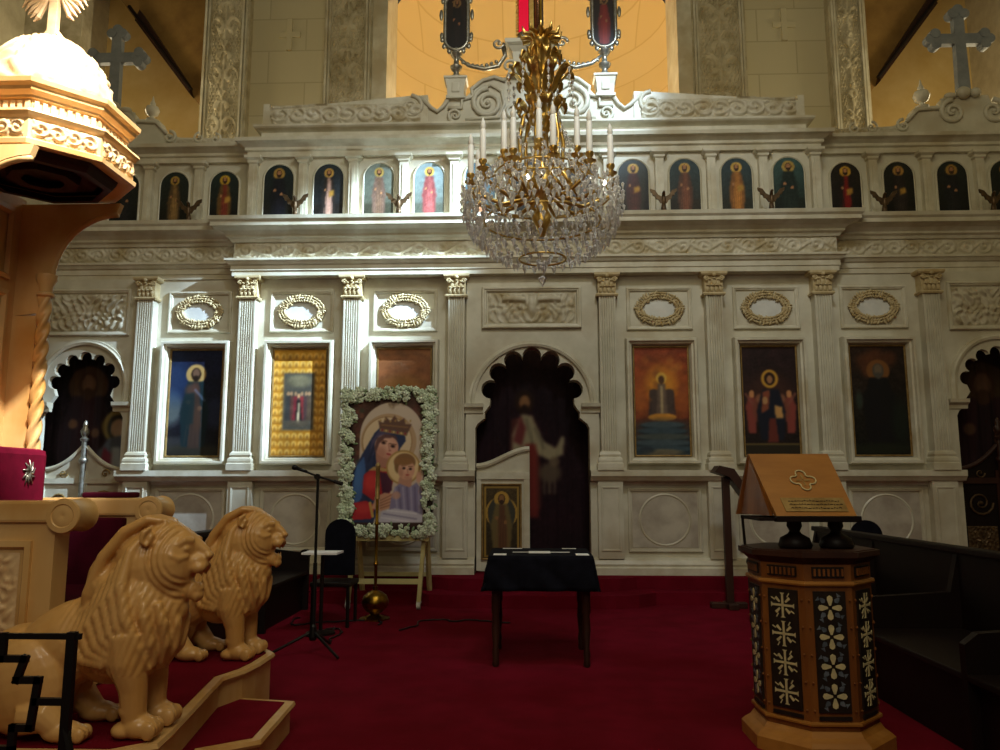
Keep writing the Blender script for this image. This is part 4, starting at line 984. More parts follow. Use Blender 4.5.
# ---------------------------------------------------------------- Madonna picture on an easel
ex0, ex1, eyy = -2.37, -1.20, 9.72
t = thing('display_easel', 'cream wooden easel on casters carrying the flowered Madonna picture', 'easel', (-1.8, eyy, 0))
for x in (-2.27, -1.40):
    for yy, dx in ((eyy+.04, 0), (eyy+.62, .06)):
        lg = MB().tube([(x+dx, yy, .09), (x+.06+dx*.3, eyy+.12 if yy > eyy+.3 else yy+.05, 1.02 if yy < eyy+.3 else 1.0)], .034, 4).build('leg', 'easel', t)
        MB().lathe((x+dx-.015, yy, .045), [(.01, -.012), (.045, -.012), (.045, .035), (.01, .035)], 12, axis='X').box(x+dx-.03, x+dx+.03, yy-.02, yy+.02, .075, .1).build('caster', 'rubber', lg)
MB().box(-2.27, -1.38, eyy+.03, eyy+.07, .30, .36).build('crossbar', 'easel', t)
MB().box(-2.25, -1.33, eyy+.6, eyy+.64, .33, .38).build('crossbar', 'easel', t)
MB().box(-2.32, -1.28, eyy-.02, eyy+.14, .82, .88).build('ledge', 'easel', t)
MB().box(-2.2, -2.14, eyy+.13, eyy+.17, .88, 2.3).build('upright', 'easel', t); MB().box(-1.46, -1.40, eyy+.13, eyy+.17, .88, 2.3).build('upright', 'easel', t)
t = thing('madonna_picture', 'large picture of crowned Madonna with haloed child inside a white flower garland', 'picture', (-1.8, eyy, .88))
ux = Vector((1, 0, .0)); bw, bh = 1.12, 1.78; bx = -2.36
MB().box(bx, bx+bw, eyy+.0, eyy+.04, .90, .90+bh).build('board', 'wood_brown', t)
def madonna(p):
    p.vgrad('#503226', '#3e2622').mottle(.12, 4)
    rng = random.Random(3)
    for k in range(90):
        p.ell(rng.choice([rng.uniform(0, .12), rng.uniform(.88, 1), rng.uniform(0, 1)]), rng.uniform(.0, 1), .035, .02, rng.choice(['#7a4a38', '#5a3a3c', '#8a5a44', '#3a4434', '#6a3a34']), .6, .6)
    p.poly([(.1, .03), (.99, .03), (.99, .7), (.1, .7)], '#cdb9a6'); p.ell(.545, .7, .445, .262, '#cfbca8', 1, .02)
    p.ring(.5, .655, .36, .03, '#b8946c', .8); p.ell(.48, .655, .35, .2, '#dcc4a0', 1, .05); p.ring(.48, .655, .345, .01, '#a07a50', .8)
    # blue mantle over the head, falling to the left
    p.poly([(.0, .02), (-.02, .2), (.02, .42), (.1, .52), (.2, .62), (.3, .72), (.42, .79), (.6, .78), (.72, .73), (.74, .66), (.66, .6), (.6, .45), (.5, .3), (.3, .02)], '#2b3658')
    p.poly([(.0, .24), (.06, .46), (.16, .54), (.2, .4), (.14, .22), (.04, .14)], '#41639a'); p.ell(.08, .38, .06, .1, '#4f78ae', .6, .9)
    p.poly([(.26, .66), (.4, .77), (.62, .76), (.72, .71), (.6, .72), (.45, .7), (.34, .62), (.3, .55), (.24, .54)], '#4b4668')
    p.line(.22, .5, .34, .68, .02, '#1f2844', .7); p.line(.3, .46, .33, .62, .02, '#232a48', .9); p.ell(.22, .3, .05, .14, '#1d2742', .7, .8)
    # neck and face, tilted to the child
    p.poly([(.34, .44), (.5, .44), (.52, .58), (.32, .6)], '#b07a66')
    p.ell(.475, .615, .17, .088, '#d59e86', 1, .12, -.55); p.ell(.45, .635, .12, .06, '#e3b49c', .8, .8, -.5); p.ell(.4, .57, .07, .05, '#b57a64', .6, .9); p.ell(.54, .58, .05, .03, '#dba48e', .8, .8)
    p.poly([(.3, .6), (.34, .68), (.45, .715), (.6, .7), (.64, .66), (.56, .685), (.44, .68), (.37, .64), (.33, .57)], '#5c3c3c', .9)
    for x, y in ((.43, .645), (.56, .617)):
        p.ell(x, y, .036, .012, '#6a4238', .9, .6, -.25); p.ell(x, y, .02, .008, '#2e1a18', 1, .5, -.25); p.line(x-.05, y+.022, x+.045, y+.012, .008, '#6a4434', .8)
    p.line(.5, .635, .515, .588, .012, '#b87c68', .7); p.ell(.52, .583, .022, .006, '#9c5c4c', .7, .6); p.ell(.505, .556, .036, .008, '#b04a48', 1, .5, -.25); p.ell(.5, .53, .05, .012, '#bf8470', .6, .8)
    # crown
    p.poly([(.38, .735), (.35, .82), (.42, .8), (.45, .85), (.52, .815), (.58, .86), (.63, .81), (.72, .84), (.73, .79), (.82, .79), (.75, .70), (.58, .745)], '#6a4c40'); p.line(.39, .745, .74, .71, .02, '#94744c'); p.line(.4, .785, .76, .765, .012, '#8a6644', .9)
    for k in range(7): p.ell(.41+.053*k, .745-.005*k, .014, .009, ['#8a3040', '#d0b070'][k % 2]); p.ell(.38+.07*k, .82+.01*math.sin(k*2.), .014, .01, '#b08c50', .8)
    # red dress, cuffs, hands
    p.poly([(.15, .26), (.17, .4), (.3, .455), (.5, .45), (.58, .36), (.52, .24), (.3, .2)], '#a8262c'); p.ell(.27, .34, .1, .07, '#d0403c', .8, .8); p.poly([(.22, .43), (.3, .46), (.52, .445), (.5, .42), (.3, .43)], '#b8965c')
    p.poly([(.38, .42), (.56, .4), (.56, .28), (.44, .22)], '#4e2238'); p.poly([(-.0, .05), (.03, .18), (.2, .2), (.34, .16), (.28, .06)], '#b02a32'); p.ell(.16, .14, .12, .04, '#cc403e', .7, .8); p.line(.26, .18, .3, .08, .02, '#c39a52')
    p.poly([(.28, .14), (.34, .23), (.46, .26), (.58, .25), (.6, .2), (.56, .15), (.42, .12)], '#cf9a7c')
    for k in range(4): p.line(.4, .2-.02*k, .58, .25-.026*k, .008, '#9c6850', .8)
    # child with halo
    p.ell(.71, .455, .225, .127, '#e3c38e', 1, .05); p.ring(.71, .455, .225, .013, '#b08a4e'); p.ell(.71, .455, .17, .095, '#ecd3a4', .6, .8)
    p.poly([(.62, .28), (.82, .28), (.84, .38), (.66, .38)], '#c08c74'); p.ell(.73, .495, .15, .068, '#8c6440', 1, .15); p.ell(.64, .46, .05, .05, '#84603c', 1, .4)
    p.ell(.755, .435, .115, .075, '#d8a084', 1, .14, -.1); p.ell(.75, .46, .08, .04, '#e5b59a', .8, .8); p.ell(.72, .5, .13, .03, '#94683f', 1, .4); p.ell(.68, .42, .03, .04, '#b88068', .6, .9)
    for x, y in ((.72, .448), (.81, .442)): p.ell(x, y, .024, .010, '#5a3830', .9, .6); p.ell(x, y, .013, .007, '#2a1816'); p.line(x-.03, y+.018, x+.03, y+.02, .006, '#80543c', .8)
    p.line(.768, .44, .775, .415, .01, '#b87c66', .7); p.ell(.77, .396, .027, .007, '#b4544c', 1, .5); p.ell(.765, .375, .04, .012, '#c08870', .6, .8)
    p.poly([(.52, .1), (.55, .22), (.6, .3), (.66, .33), (.8, .3), (.9, .34), (.99, .26), (.99, .06), (.6, .08)], '#8a80a0')
    for k in range(7): p.line(.6+.055*k, .3, .64+.05*k, .12, .014, ['#aaa2bc', '#6c6484'][k % 2], .7)
    p.ell(.93, .38, .04, .045, '#d8a088', .9, .5); p.ell(.62, .24, .06, .03, '#cf9c82', .8, .6)
    p.poly([(.38, .03), (.42, .12), (.6, .14), (.85, .12), (.99, .09), (.99, .03)], '#c9c2d0'); p.line(.45, .1, .9, .06, .012, '#9088a4', .8); p.line(.42, .07, .8, .04, .01, '#e4dee4', .8); p.line(.5, .125, .9, .1, .01, '#e4dee4', .8)
    p.line(.0, .025, 1, .025, .014, '#3e2822'); p.blur(1)
p = Paint(.90, 1.6, 130, '#444', 3); madonna(p); p.mesh('picture', (bx+.11, eyy-.012, .99), (1, 0, 0), t)
fl_m = MB(); lf = MB(); rng = random.Random(8)
def blossoms(x, z):
    r = rng.uniform(.022, .045); y = eyy-.03-rng.uniform(0, .05)
    for k in range(5):
        a = 2*PI*k/5+rng.random(); fl_m.ell((x+r*.8*math.cos(a), y, z+r*.8*math.sin(a)), (r*.62, r*.4, r*.62), 6, 4)
    fl_m.ell((x, y-.012, z), (r*.5, r*.4, r*.5), 6, 4)
for i in range(430):
    s = rng.random()*(2*(bw+bh)); w = rng.uniform(-.02, .12)
    if s < bw: x, z = bx+s, .9+w
    elif s < 2*bw: x, z = bx+s-bw, .9+bh-w
    elif s < 2*bw+bh: x, z = bx+w, .9+s-2*bw
    else: x, z = bx+bw-w, .9+s-2*bw-bh
    if rng.random() < .86: blossoms(x, z)
    if rng.random() < .8:
        a = rng.random()*PI*2; lf.ell((x+.04*math.cos(a), eyy-.02, z+.04*math.sin(a)), (.035, .008, .014), 6, 4, Matrix.Rotation(a, 3, 'Y'))
fl_m.build('flower_garland', 'flower', t, smooth=True, kind='stuff'); lf.build('garland_leaves', 'leaf', t, kind='stuff')

# candle stand, microphone stand, cables
x, y = -1.80, 9.05
t = thing('candle_stand', 'tall brass floor candle stand with globe base in front of the Madonna picture', 'candle stand', (x, y, 0))
MB().lathe((x, y, 0), [(.17, 0), (.17, .015), (.12, .03), (.06, .05), (.05, .06), (.1, .09), (.145, .14), (.155, .2), (.13, .26), (.08, .3), (.03, .32), (.03, .36)], 24).build('globe_base', 'brass', t, smooth=True, auto=50)
MB().lathe((x, y, .34), [(.018, 0), (.018, .25), (.03, .27), (.018, .3), (.018, .7), (.03, .72), (.018, .75), (.017, 1.02)], 12).build('pole', 'brass', t, smooth=True, auto=50)
MB().lathe((x, y, 1.34), [(.035, 0), (.03, .02), (.026, .03), (.024, .36), (.03, .37), (.028, .40), (.004, .42)], 12).build('candle_tube', 'gold_soft', t, smooth=True, auto=50)
x, y = -2.0, 7.2
t = thing('microphone_stand', 'black tripod microphone stand with a horizontal boom left of the table', 'microphone stand', (x, y, 0))
MB().tube([(x, y, .12), (x, y, 1.58)], .013, 10).build('pole', 'black_metal', t); MB().tube([(x, y, .2), (x, y, .8)], .019, 10).build('lower_tube', 'black_metal', t)
MB().lathe((x, y, .12), [(.03, 0), (.04, .03), (.03, .12), (.02, .14)], 12).build('hub', 'black_metal', t)
for a in (math.radians(200), math.radians(320), math.radians(80)): MB().tube([(x, y, .2), (x+.38*math.cos(a), y+.38*math.sin(a), .02)], [.014, .012], 8).build('leg', 'black_metal', t)
MB().tube([(x+.17, y-.04, 1.53), (x, y-.02, 1.58), (x-.12, y-.02, 1.625)], .01, 8).lathe((x, y-.03, 1.575), [(.028, -.01), (.028, .02)], 10, axis='Y').build('boom', 'black_metal', t)
MB().tube([(x+.16, y-.04, 1.533), (x+.24, y-.05, 1.51)], [.016, .02], 10).build('counterweight', 'black_plastic', t)
t2 = thing('microphone', 'black microphone clipped to the end of the boom stand', 'microphone', (x-.12, y-.02, 1.625))
MB().tube([(x-.1, y-.02, 1.62), (x-.2, y-.02, 1.655)], [.013, .018], 10).build('handle', 'black_plastic', t2, smooth=True); MB().ell((x-.215, y-.02, 1.66), (.03, .025, .025), 10, 8).build('grille', 'black_metal', t2, smooth=True)
for sd, (x0, y0) in enumerate(((-1.72, 8.6), (-1.45, 8.3), (-1.9, 7.6))):
    rng = random.Random(sd+20); pts = []; a = sd
    px, py = x0, y0
    for k in range(34):
        a += rng.uniform(-.9, .95); px += .05*math.cos(a); py += .06*math.sin(a)+.01; pts.append((px, py, .011))
    o = MB().tube(pts, .009, 6).build('cable', 'black_plastic', None, smooth=True); tag(o, ['black cable looping on the carpet just before the candle stand', 'black cable curled on the carpet toward the table', 'black cable trailing beside the microphone stand'][sd], 'cable', 'black cables on the carpet')

# table with black cloth and papers
tx0, tx1, ty0, ty1, tz = -.39, .47, 6.72, 7.55, .90
t = thing('small_table', 'dark wooden table on turned legs under the black cloth', 'table', (.04, 7.1, 0))
MB().box(tx0, tx1, ty0, ty1, tz-.03, tz).build('tabletop', 'wood_brown', t); MB().box(tx0+.04, tx1-.04, ty0+.04, ty1-.04, tz-.14, tz-.03).build('apron', 'wood_brown', t)
for x in (tx0+.05, tx1-.05):
    for y in (ty0+.06, ty1-.06):
        MB().lathe((x, y, 0), [(.02, 0), (.03, .02), (.024, .06), (.03, .1), (.022, .16), (.035, .3), (.028, .42), (.036, .44), (.036, .8)], 12).build('leg', 'wood_brown', t, smooth=True, auto=50)
bm_ = MB(); N = 40; cw = .06
def cloth(u, v):
    # u,v in -1..1 ; beyond the top edge the cloth hangs
    W2, D2 = (tx1-tx0)/2+.012, (ty1-ty0)/2+.012; hang = .29
    X, Y = u*(W2+hang), v*(D2+hang); dx, dy = max(0, abs(X)-W2), max(0, abs(Y)-D2); z = tz+.006
    x, y = math.copysign(min(abs(X), W2), X), math.copysign(min(abs(Y), D2), Y)
    d = max(dx, dy)
    if d > 0:
        z -= d*.97; s = X+Y; f = .018*math.sin(s*17)+.012*math.sin(s*31+1)
        k = d/hang
        if dx > 0: x += math.copysign((.03+f)*k, X)
        if dy > 0: y += math.copysign((.03+f)*k, Y)
    return (.04+x, 7.135+y, z)
pts = [[cloth(-1+2*i/N, -1+2*j/N) for i in range(N+1)] for j in range(N+1)]
bm_.rings(pts, False, False); o = bm_.build('table_cloth', 'black_cloth', None, smooth=True); tag(o, 'black cloth draped over the small table before the central arch', 'tablecloth')
md = o.modifiers.new('thick', 'SOLIDIFY'); md.thickness = .004; md.offset = 1
PP = [(-.06, .13, 6.94, 7.12, 'white paper card lying at the middle of the black cloth'), (-.36, -.25, 6.74, 6.87, 'small white card at the front left corner of the black cloth'), (.34, .45, 6.74, 6.89, 'small white card at the front right corner of the black cloth'), (-.3, -.12, 7.42, 7.45, 'narrow white strip at the back left of the black cloth'), (.25, .38, 7.42, 7.45, 'narrow white strip at the back right of the black cloth'), (-.2, -.06, 7.02, 7.05, 'thin white strip just left of the middle card'), (.13, .3, 7.02, 7.05, 'thin white strip just right of the middle card')]
for a, b, c, d, lab in PP:
    o = MB().box(a, b, c, d, tz+.012, tz+.016).build('paper_card', 'paper'); tag(o, lab, 'paper', 'papers on the black cloth')

# slim wooden stand at the screen
x, y = 2.42, 10.0
t = thing('slim_lectern', 'slim brown wooden reading stand leaning its sloped top before the marble screen', 'lectern', (x, y, 0))
MB().box(x-.045, x+.045, y-.04, y+.04, .06, 1.6, .01).build('post', 'wood_brown', t); MB().box(x-.24, x+.2, y-.06, y+.06, 0, .07, .01).box(x-.06, x+.06, y-.2, y+.15, 0, .07, .01).build('foot', 'wood_brown', t)
MB().prism([(x-.16, 1.66), (x-.1, 1.74), (x+.08, 1.70), (x+.3, 1.36), (x+.23, 1.31), (x+.02, 1.6)], 'XZ', y-.14, y+.14).build('sloped_top', 'wood_brown', t)

# inlaid octagonal lectern
lx, ly, LR = 1.645, 4.96, .352
OCT = lambda r, o=22.5: [(lx+r*math.cos(math.radians(o+45*k)), ly+r*math.sin(math.radians(o+45*k))) for k in range(8)]
t = thing('inlaid_lectern', 'octagonal wooden lectern inlaid with pearl crosses and petals beside the right pews', 'lectern', (lx, ly, 0))
def octs(prof, name, m_, parent, **k):
    return MB().sweep(OCT(LR), prof, closed=True).build(name, m_, parent, **k)
mm = MB(); mm.prism(OCT(LR-.005), 'XY', .03, 1.10); body = mm.build('body', 'wood_lectern', t)
m = MB(); m.sweep(OCT(LR), [(-.02, 0), (.07, 0), (.07, .07), (.05, .09), (.02, .11), (0, .14), (-.02, .14)], closed=True); m.build('plinth', 'wood_board', t)
m = MB(); m.sweep(OCT(LR), [(-.02, 1.05), (.0, 1.05), (.02, 1.07), (.05, 1.09), (.05, 1.12), (-.02, 1.12)], closed=True); m.prism(OCT(LR+.03), 'XY', 1.1, 1.125); m.build('top', 'wood_brown', t)
m = MB(); m.sweep(OCT(LR), [(-.02, .93), (.012, .93), (.016, .94), (.012, .955), (-.02, .955)], closed=True); m.sweep(OCT(LR), [(-.02, .17), (.01, .17), (.012, .18), (.01, .19), (-.02, .19)], closed=True); m.build('moulding', 'wood_board', t)
for k in range(8):
    am = math.radians(45*k); nx, ny = math.cos(am), math.sin(am); ap = LR*math.cos(PI/8); u = Vector((-ny, nx, 0)); n = Vector((nx, ny, 0)); c0 = Vector((lx, ly, 0))+n*(ap+.004); hw = LR*math.sin(PI/8)
    if k in (1, 2, 3): 
        pass
    def P(a, z, d=0): return tuple(c0+u*a+Vector((0, 0, z))+n*d)
    m = MB()
    def slab(mb, poly, d0, d1):
        nn = len(poly); o = len(mb.v); mb.v.extend([P(a, z, d0) for a, z in poly]+[P(a, z, d1) for a, z in poly])
        mb.f.append(tuple(o+i for i in range(nn))); mb.f.append(tuple(o+nn+i for i in reversed(range(nn))))
        for i in range(nn): j = (i+1) % nn; mb.f.append((o+i, o+j, o+nn+j, o+nn+i))
    pw = hw-.045
    slab(m, [(-pw, .24), (pw, .24), (pw, .90), (-pw, .90)], -.01, .002); slab(m, [(-pw, .975), (pw, .975), (pw, 1.035), (-pw, 1.035)], -.01, .002); slab(m, [(-pw, .2), (pw, .2), (pw, .22), (-pw, .22)], -.01, .002)
    pan = m.build('inlaid_panel', 'inlay_dark', t)
    m = MB(); m2 = MB()
    for j in range(4):
        zc = .33+.16*j
        def rot(a, pts): return [(x*math.cos(a)-z*math.sin(a), zc+x*math.sin(a)+z*math.cos(a)) for x, z in pts]
        if k % 2 == 0:      # petals
            for q in range(4): slab(m, rot(PI/2*q, [(-.005, .012), (.005, .012), (.016, .045), (.014, .06), (0, .068), (-.014, .06), (-.016, .045)]), 0, .006)
            for q in range(4): slab(m2, rot(PI/2*q+PI/4, [(-.014, .05), (0, .04), (.014, .05), (.01, .065), (0, .078), (-.01, .065)]), 0, .004)
            for q in range(4): slab(m2, rot(PI/2*q+PI/4, [(-.03, .085), (-.01, .07), (.0, .09)]), 0, .004)
        else:
            for q in range(4): slab(m, rot(PI/2*q, [(-.006, 0), (.006, 0), (.006, .062), (.014, .07), (-.014, .07), (-.006, .062)]), 0, .006)
            for q in range(4): slab(m, rot(PI/2*q+PI/4, [(-.005, .025), (.005, .025), (.008, .06), (-.008, .06)]), 0, .005); slab(m2, rot(PI/2*q+PI/4+.25, [(-.003, .055), (.003, .055), (.003, .08), (-.003, .08)]), 0, .004)
    m.build('pearl_inlay', 'inlay_pearl', pan); m2.build('grey_inlay', 'inlay_blue' if k % 2 == 0 else 'inlay_pearl', pan)
    m = MB()
    for j in range(7): 
        a = -pw+.012+(2*pw-.024)*j/6; slab(m, [(a-.006, .985), (a+.006, .985), (a+.006, 1.025), (a-.006, 1.025)], 0, .012)
    for s in (-1, 1):
        for z in (.25, .4, .55, .7, .85): m.ell(P(s*(hw-.02), z, .0), (.007, .007, .007), 6, 4)
    m.build('spindles', 'wood_lectern', pan)
# folding book stand on the lectern
t = thing('book_stand', 'tent shaped wooden book stand with a gilt quatrefoil cross on the inlaid lectern', 'book stand', (lx, ly-.1, 1.125))
A0, A1 = 1.335, 1.83      # ridge ends
ry, rz = 5.02, 1.695; fy, fz = 4.72, 1.32; kY, kz = 5.14, 1.32
def quad(mb, a, b, c, d, th):
    a, b, c, d = map(Vector, (a, b, c, d)); n = (b-a).cross(d-a).normalized()*th
    mb.rings([[a, b, c, d], [a+n, b+n, c+n, d+n]]); return mb
quad(MB(), (1.40, fy, fz), (1.865, fy, fz), (1.83, ry, rz), (A0, ry, rz), -.03).build('front_board', 'wood_board', t)
quad(MB(), (1.27, kY, kz), (1.86, kY, kz), (1.83, ry+.03, rz), (A0, ry+.03, rz), .02).build('back_board', 'wood_lectern', t)
MB().add([(1.37, fy+.03, fz), (1.29, kY-.01, kz), (A0+.005, ry+.015, rz-.005), (1.395, fy+.05, fz), (1.315, kY-.01, kz), (A0+.03, ry+.015, rz-.01)], [(0, 1, 2), (3, 5, 4), (0, 3, 4, 1), (1, 4, 5, 2), (2, 5, 3, 0)]).build('side_board', 'wood_lectern', t)
MB().box(1.39, 1.88, fy-.035, fy+.03, fz-.035, fz, .005).box(1.30, 1.86, fy, kY, fz-.03, fz-.012).build('ledge', 'wood_dark', t)
# gilt quatrefoil and plate lie on the front board plane
fa, fb, fc, fd = Vector((1.40, fy, fz)), Vector((1.865, fy, fz)), Vector((1.83, ry, rz)), Vector((A0, ry, rz))
fn_ = (fb-fa).cross(fd-fa).normalized()
def onb(u, v): return (fa*(1-u)+fb*u)*(1-v)+(fd*(1-u)+fc*u)*v + fn_*.006*(1 if fn_.y < 0 else -1)
qp = []
for q in range(4):
    a = PI/2*q
    for j in range(9):
        b = -PI*.62+PI*1.24*j/8; lx_, ly_ = .10+.062*math.cos(b), .062*math.sin(b)
        qp.append((.53+(lx_*math.cos(a)-ly_*math.sin(a))*.98, .55+(lx_*math.sin(a)+ly_*math.cos(a))*.98))
MB().tube([onb(*q) for q in qp+qp[:1]], .005, 6).build('quatrefoil', 'inlay_pearl', t, smooth=True)
m = MB(); 
for q in range(4): 
    a = PI/2*q; pts = [(.012, -.006), (.075, -.012), (.09, 0), (.075, .012), (.012, .006)]
    o = len(m.v); m.v.extend([tuple(onb(.53+x*math.cos(a)-z*math.sin(a), .55+x*math.sin(a)+z*math.cos(a))) for x, z in pts]); m.f.append(tuple(range(o, o+5)))
m.build('gilt_cross', 'gold_soft', t)
c = [onb(.14, .06), onb(.92, .06), onb(.92, .27), onb(.14, .27)]
quad(MB(), c[0], c[1], c[2], c[3], -.004).build('brass_plate', 'gold_soft', t)
m = MB()
for r_ in range(3):
    rng = random.Random(r_+5); u_ = .22
    while u_ < .86:
        w_ = rng.uniform(.01, .04); v_ = .105+.055*r_; m.tube([onb(u_, v_)+fn_*-.003*(1 if fn_.y > 0 else -1), onb(u_+w_*.5, v_+rng.uniform(-.01, .018))+fn_*-.003*(1 if fn_.y > 0 else -1), onb(u_+w_, v_)+fn_*-.003*(1 if fn_.y > 0 else -1)], .0022, 4); u_ += w_+.014
m.build('engraved_script', 'wood_brown', t)
MB().tube([(1.31, 5.1, 1.125), (1.30, 5.1, 1.31)], .009, 6).build('rear_prop', 'wood_dark', t)
for x in (1.545, 1.79):
    MB().lathe((x, 4.86, 1.125), [(.09, 0), (.1, .015), (.085, .06), (.04, .085), (.03, .10), (.045, .13), (.04, .165)], 16).build('turned_foot', 'wood_dark', t, smooth=True, auto=60)

# pews at both sides
def pew(name, lab, x0, x1, y0, y1, face, zt=1.0):
    """stall bench along Y; face=-1 sits facing -X"""
    t = thing(name, lab, 'pew', ((x0+x1)/2, (y0+y1)/2, 0))
    back = x1 if face < 0 else x0; s = face
    b0, b1 = sorted((back, back+s*.05))
    MB().box(b0, b1, y0, y1, .08, zt).build('back_panel', 'wood_dark', t)
    c0, c1 = sorted((back-s*.03, back+s*.09)); MB().box(c0, c1, y0-.02, y1+.02, zt, zt+.05, .012).build('top_rail', 'wood_dark', t)
    f = back+s*(x1-x0); d0, d1 = sorted((back+s*.04, f)); MB().box(d0, d1, y0, y1, .42, .46, .01).build('seat', 'wood_dark', t)
    e0, e1 = sorted((f-s*.06, f-s*.09)); MB().box(e0, e1, y0, y1, .0, .42).build('seat_front', 'wood_dark', t)
    n = max(2, int((y1-y0)/1.2))
    for k in range(n+1):
        y = y0+(y1-y0)*k/n; g0, g1 = sorted((back, f))
        MB().prism([(back, 0), (f, 0), (f, .62), (f-s*.08, .68), (back+s*.12, .72), (back+s*.04, zt+.04), (back, zt+.04)], 'XZ', y-.03, y+.03).build('end_panel', 'wood_dark', t)
        if k in (0, n): MB().lathe((f-s*.05, y-.045, .66), [(.01, 0), (.06, 0), (.06, .09), (.01, .09)], 16, axis='Y').build('scroll_end', 'wood_dark', t)
pew('church_pew', 'long dark wooden pew along the right side beyond the inlaid lectern', 2.36, 3.16, 3.2, 8.9, -1)
pew('church_pew', 'dark wooden pew on the left behind the carved lions', -3.3, -2.75, 6.6, 9.7, 1)
def chair(x, y, lab):
    t = thing('round_back_chair', lab, 'chair', (x, y, 0), 'dark chairs at the pew ends')
    MB().box(x-.22, x+.22, y-.22, y+.22, .42, .47, .015).build('seat', 'wood_dark', t)
    for a, b in ((-.19, -.19), (.19, -.19), (-.19, .19), (.19, .19)): MB().tube([(x+a, y+b, 0), (x+a, y+b, .43)], .02, 8).build('leg', 'wood_dark', t)
    pts = [(x-.17, .5), (x+.17, .5), (x+.17, .9)]+[(x+.17*math.cos(PI*k/12), .95+.17*math.sin(PI*k/12)) for k in range(13)]
    MB().prism(pts, 'XZ', y-.03 if y < 8 else y+.18, y+.01 if y < 8 else y+.22).build('backrest', 'black_cloth', t)
chair(-2.18, 8.7, 'dark round backed chair behind the microphone stand, left of the Madonna picture')
chair(3.62, 8.6, 'dark round backed chair whose top shows over the right pew')
t = thing('side_table', 'low table with a white top beside the dark chair left of the Madonna picture', 'table', (-2.2, 8.15, 0))
MB().box(-2.36, -2.0, 8.0, 8.3, .80, .82).build('table_top', 'paper', t)
MB().tube([(-2.18, 8.15, .02), (-2.18, 8.15, .8)], .02, 8).lathe((-2.18, 8.15, 0), [(.15, 0), (.15, .02), (.03, .04)], 14).build('leg', 'wood_dark', t)
# ---------------------------------------------------------------- throne platform
PZ = .36; LZ = .18
t = thing('throne_platform', 'two carpeted wooden steps carrying the throne and the carved lions', 'platform', (-2.9, 4.5, 0))
up = [(-4.6, 3.50), (-1.88, 3.50), (-1.74, 3.62), (-1.76, 3.80), (-1.92, 4.82), (-1.85, 5.02), (-1.83, 5.2), (-1.83, 5.5), (-1.92, 5.62), (-4.6, 5.62)]
lo = [(-4.6, 3.42), (-1.82, 3.42), (-1.68, 3.58), (-1.72, 4.10), (-1.49, 4.27), (-1.53, 4.98), (-1.87, 5.04), (-1.90, 5.5), (-4.6, 5.5)]
MB().prism(lo, 'XY', 0, LZ-.012).build('lower_riser', 'wood', t)
MB().prism(up, 'XY', .0, PZ-.012).build('upper_riser', 'wood', t)
def inset(poly, d):
    c = Vector((sum(p[0] for p in poly)/len(poly), sum(p[1] for p in poly)/len(poly))); o = []
    n = len(poly)
    for i in range(n):
        a, b, c_ = Vector(poly[i-1]), Vector(poly[i]), Vector(poly[(i+1) % n])
        e1, e2 = (b-a).normalized(), (c_-b).normalized(); n1, n2 = Vector((-e1.y, e1.x)), Vector((-e2.y, e2.x)); m = n1+n2; m = m/max(m.dot(n1), .3); q = b+m*d; o.append((q.x, q.y))
    return o
for poly, z, nm in ((lo, LZ, 'lower'), (up, PZ, 'upper')):
    MB().sweep(poly, [(-.05, z-.035), (.02, z-.035), (.028, z-.02), (.02, z), (-.035, z), (-.05, z-.01)], closed=True).build(nm+'_nosing', 'wood', t)
    MB().prism(inset(poly, .03), 'XY', z-.02, z+.006).build(nm+'_carpet', 'carpet', t)

# ---------------------------------------------------------------- bishop's throne with canopy
TX, TY = -3.02, 4.46
t = thing('bishop_throne', "tall carved honey wood bishop's throne with domed canopy and twisted columns", 'throne', (TX, TY, PZ))
OC8 = lambda r, o=22.5: [(TX+r*math.cos(math.radians(o+45*k)), TY+r*math.sin(math.radians(o+45*k))) for k in range(8)]
AP = .46; CR = AP/math.cos(PI/8)
m = MB(); m.sweep(OC8(CR-.02), [(-.12, 3.40), (0, 3.375), (.03, 3.375), (.035, 3.40), (.015, 3.415), (.015, 3.53), (.03, 3.54), (.045, 3.56), (.04, 3.575), (-.02, 3.58), (-.1, 3.60)], closed=True)
can = m.build('canopy_band', 'wood', t)
m = MB()
for k in range(8):
    a = math.radians(45*k); n = Vector((math.cos(a), math.sin(a), 0)); u = Vector((-n.y, n.x, 0)); e = (CR-.005)*math.sin(PI/8)
    m.relief(Vector((TX, TY, 3.418))+n*(AP-.004)-u*(e-.02), u, 2*e-.04, .108, scroll(.17, k), .016, .006, n=n)
m.build('carved_band', 'wood_carved', can, smooth=True)
m = MB(); m.sweep(OC8(CR-.06), [(-.1, 3.58), (0, 3.58), (.0, 3.66), (.02, 3.665), (.02, 3.68), (.05, 3.70), (.055, 3.72), (.075, 3.735), (.08, 3.76), (.02, 3.775), (-.1, 3.79)], closed=True)
m.build('canopy_cornice', 'wood', t)
m = MB()
for k in range(8):
    a = math.radians(45*k); n = Vector((math.cos(a), math.sin(a), 0)); u = Vector((-n.y, n.x, 0)); e = (CR-.06)*math.sin(PI/8); ap = (CR-.06)*math.cos(PI/8)
    for j in range(8):
        q = -e+.02+(2*e-.04)*j/7; b = Vector((TX, TY, 0))+n*ap+u*q; o = len(m.v)
        for dz in (3.59, 3.65):
            for du, dn in ((-.012, -.01), (.012, -.01), (.012, .016), (-.012, .016)): v = b+u*du+n*dn; m.v.append((v.x, v.y, dz))
        m.f += [(o, o+1, o+2, o+3), (o+4, o+7, o+6, o+5)]+[(o+i, o+4+i, o+4+(i+1) % 4, o+(i+1) % 4) for i in range(4)]
m.build('dentils', 'wood_carved', t)
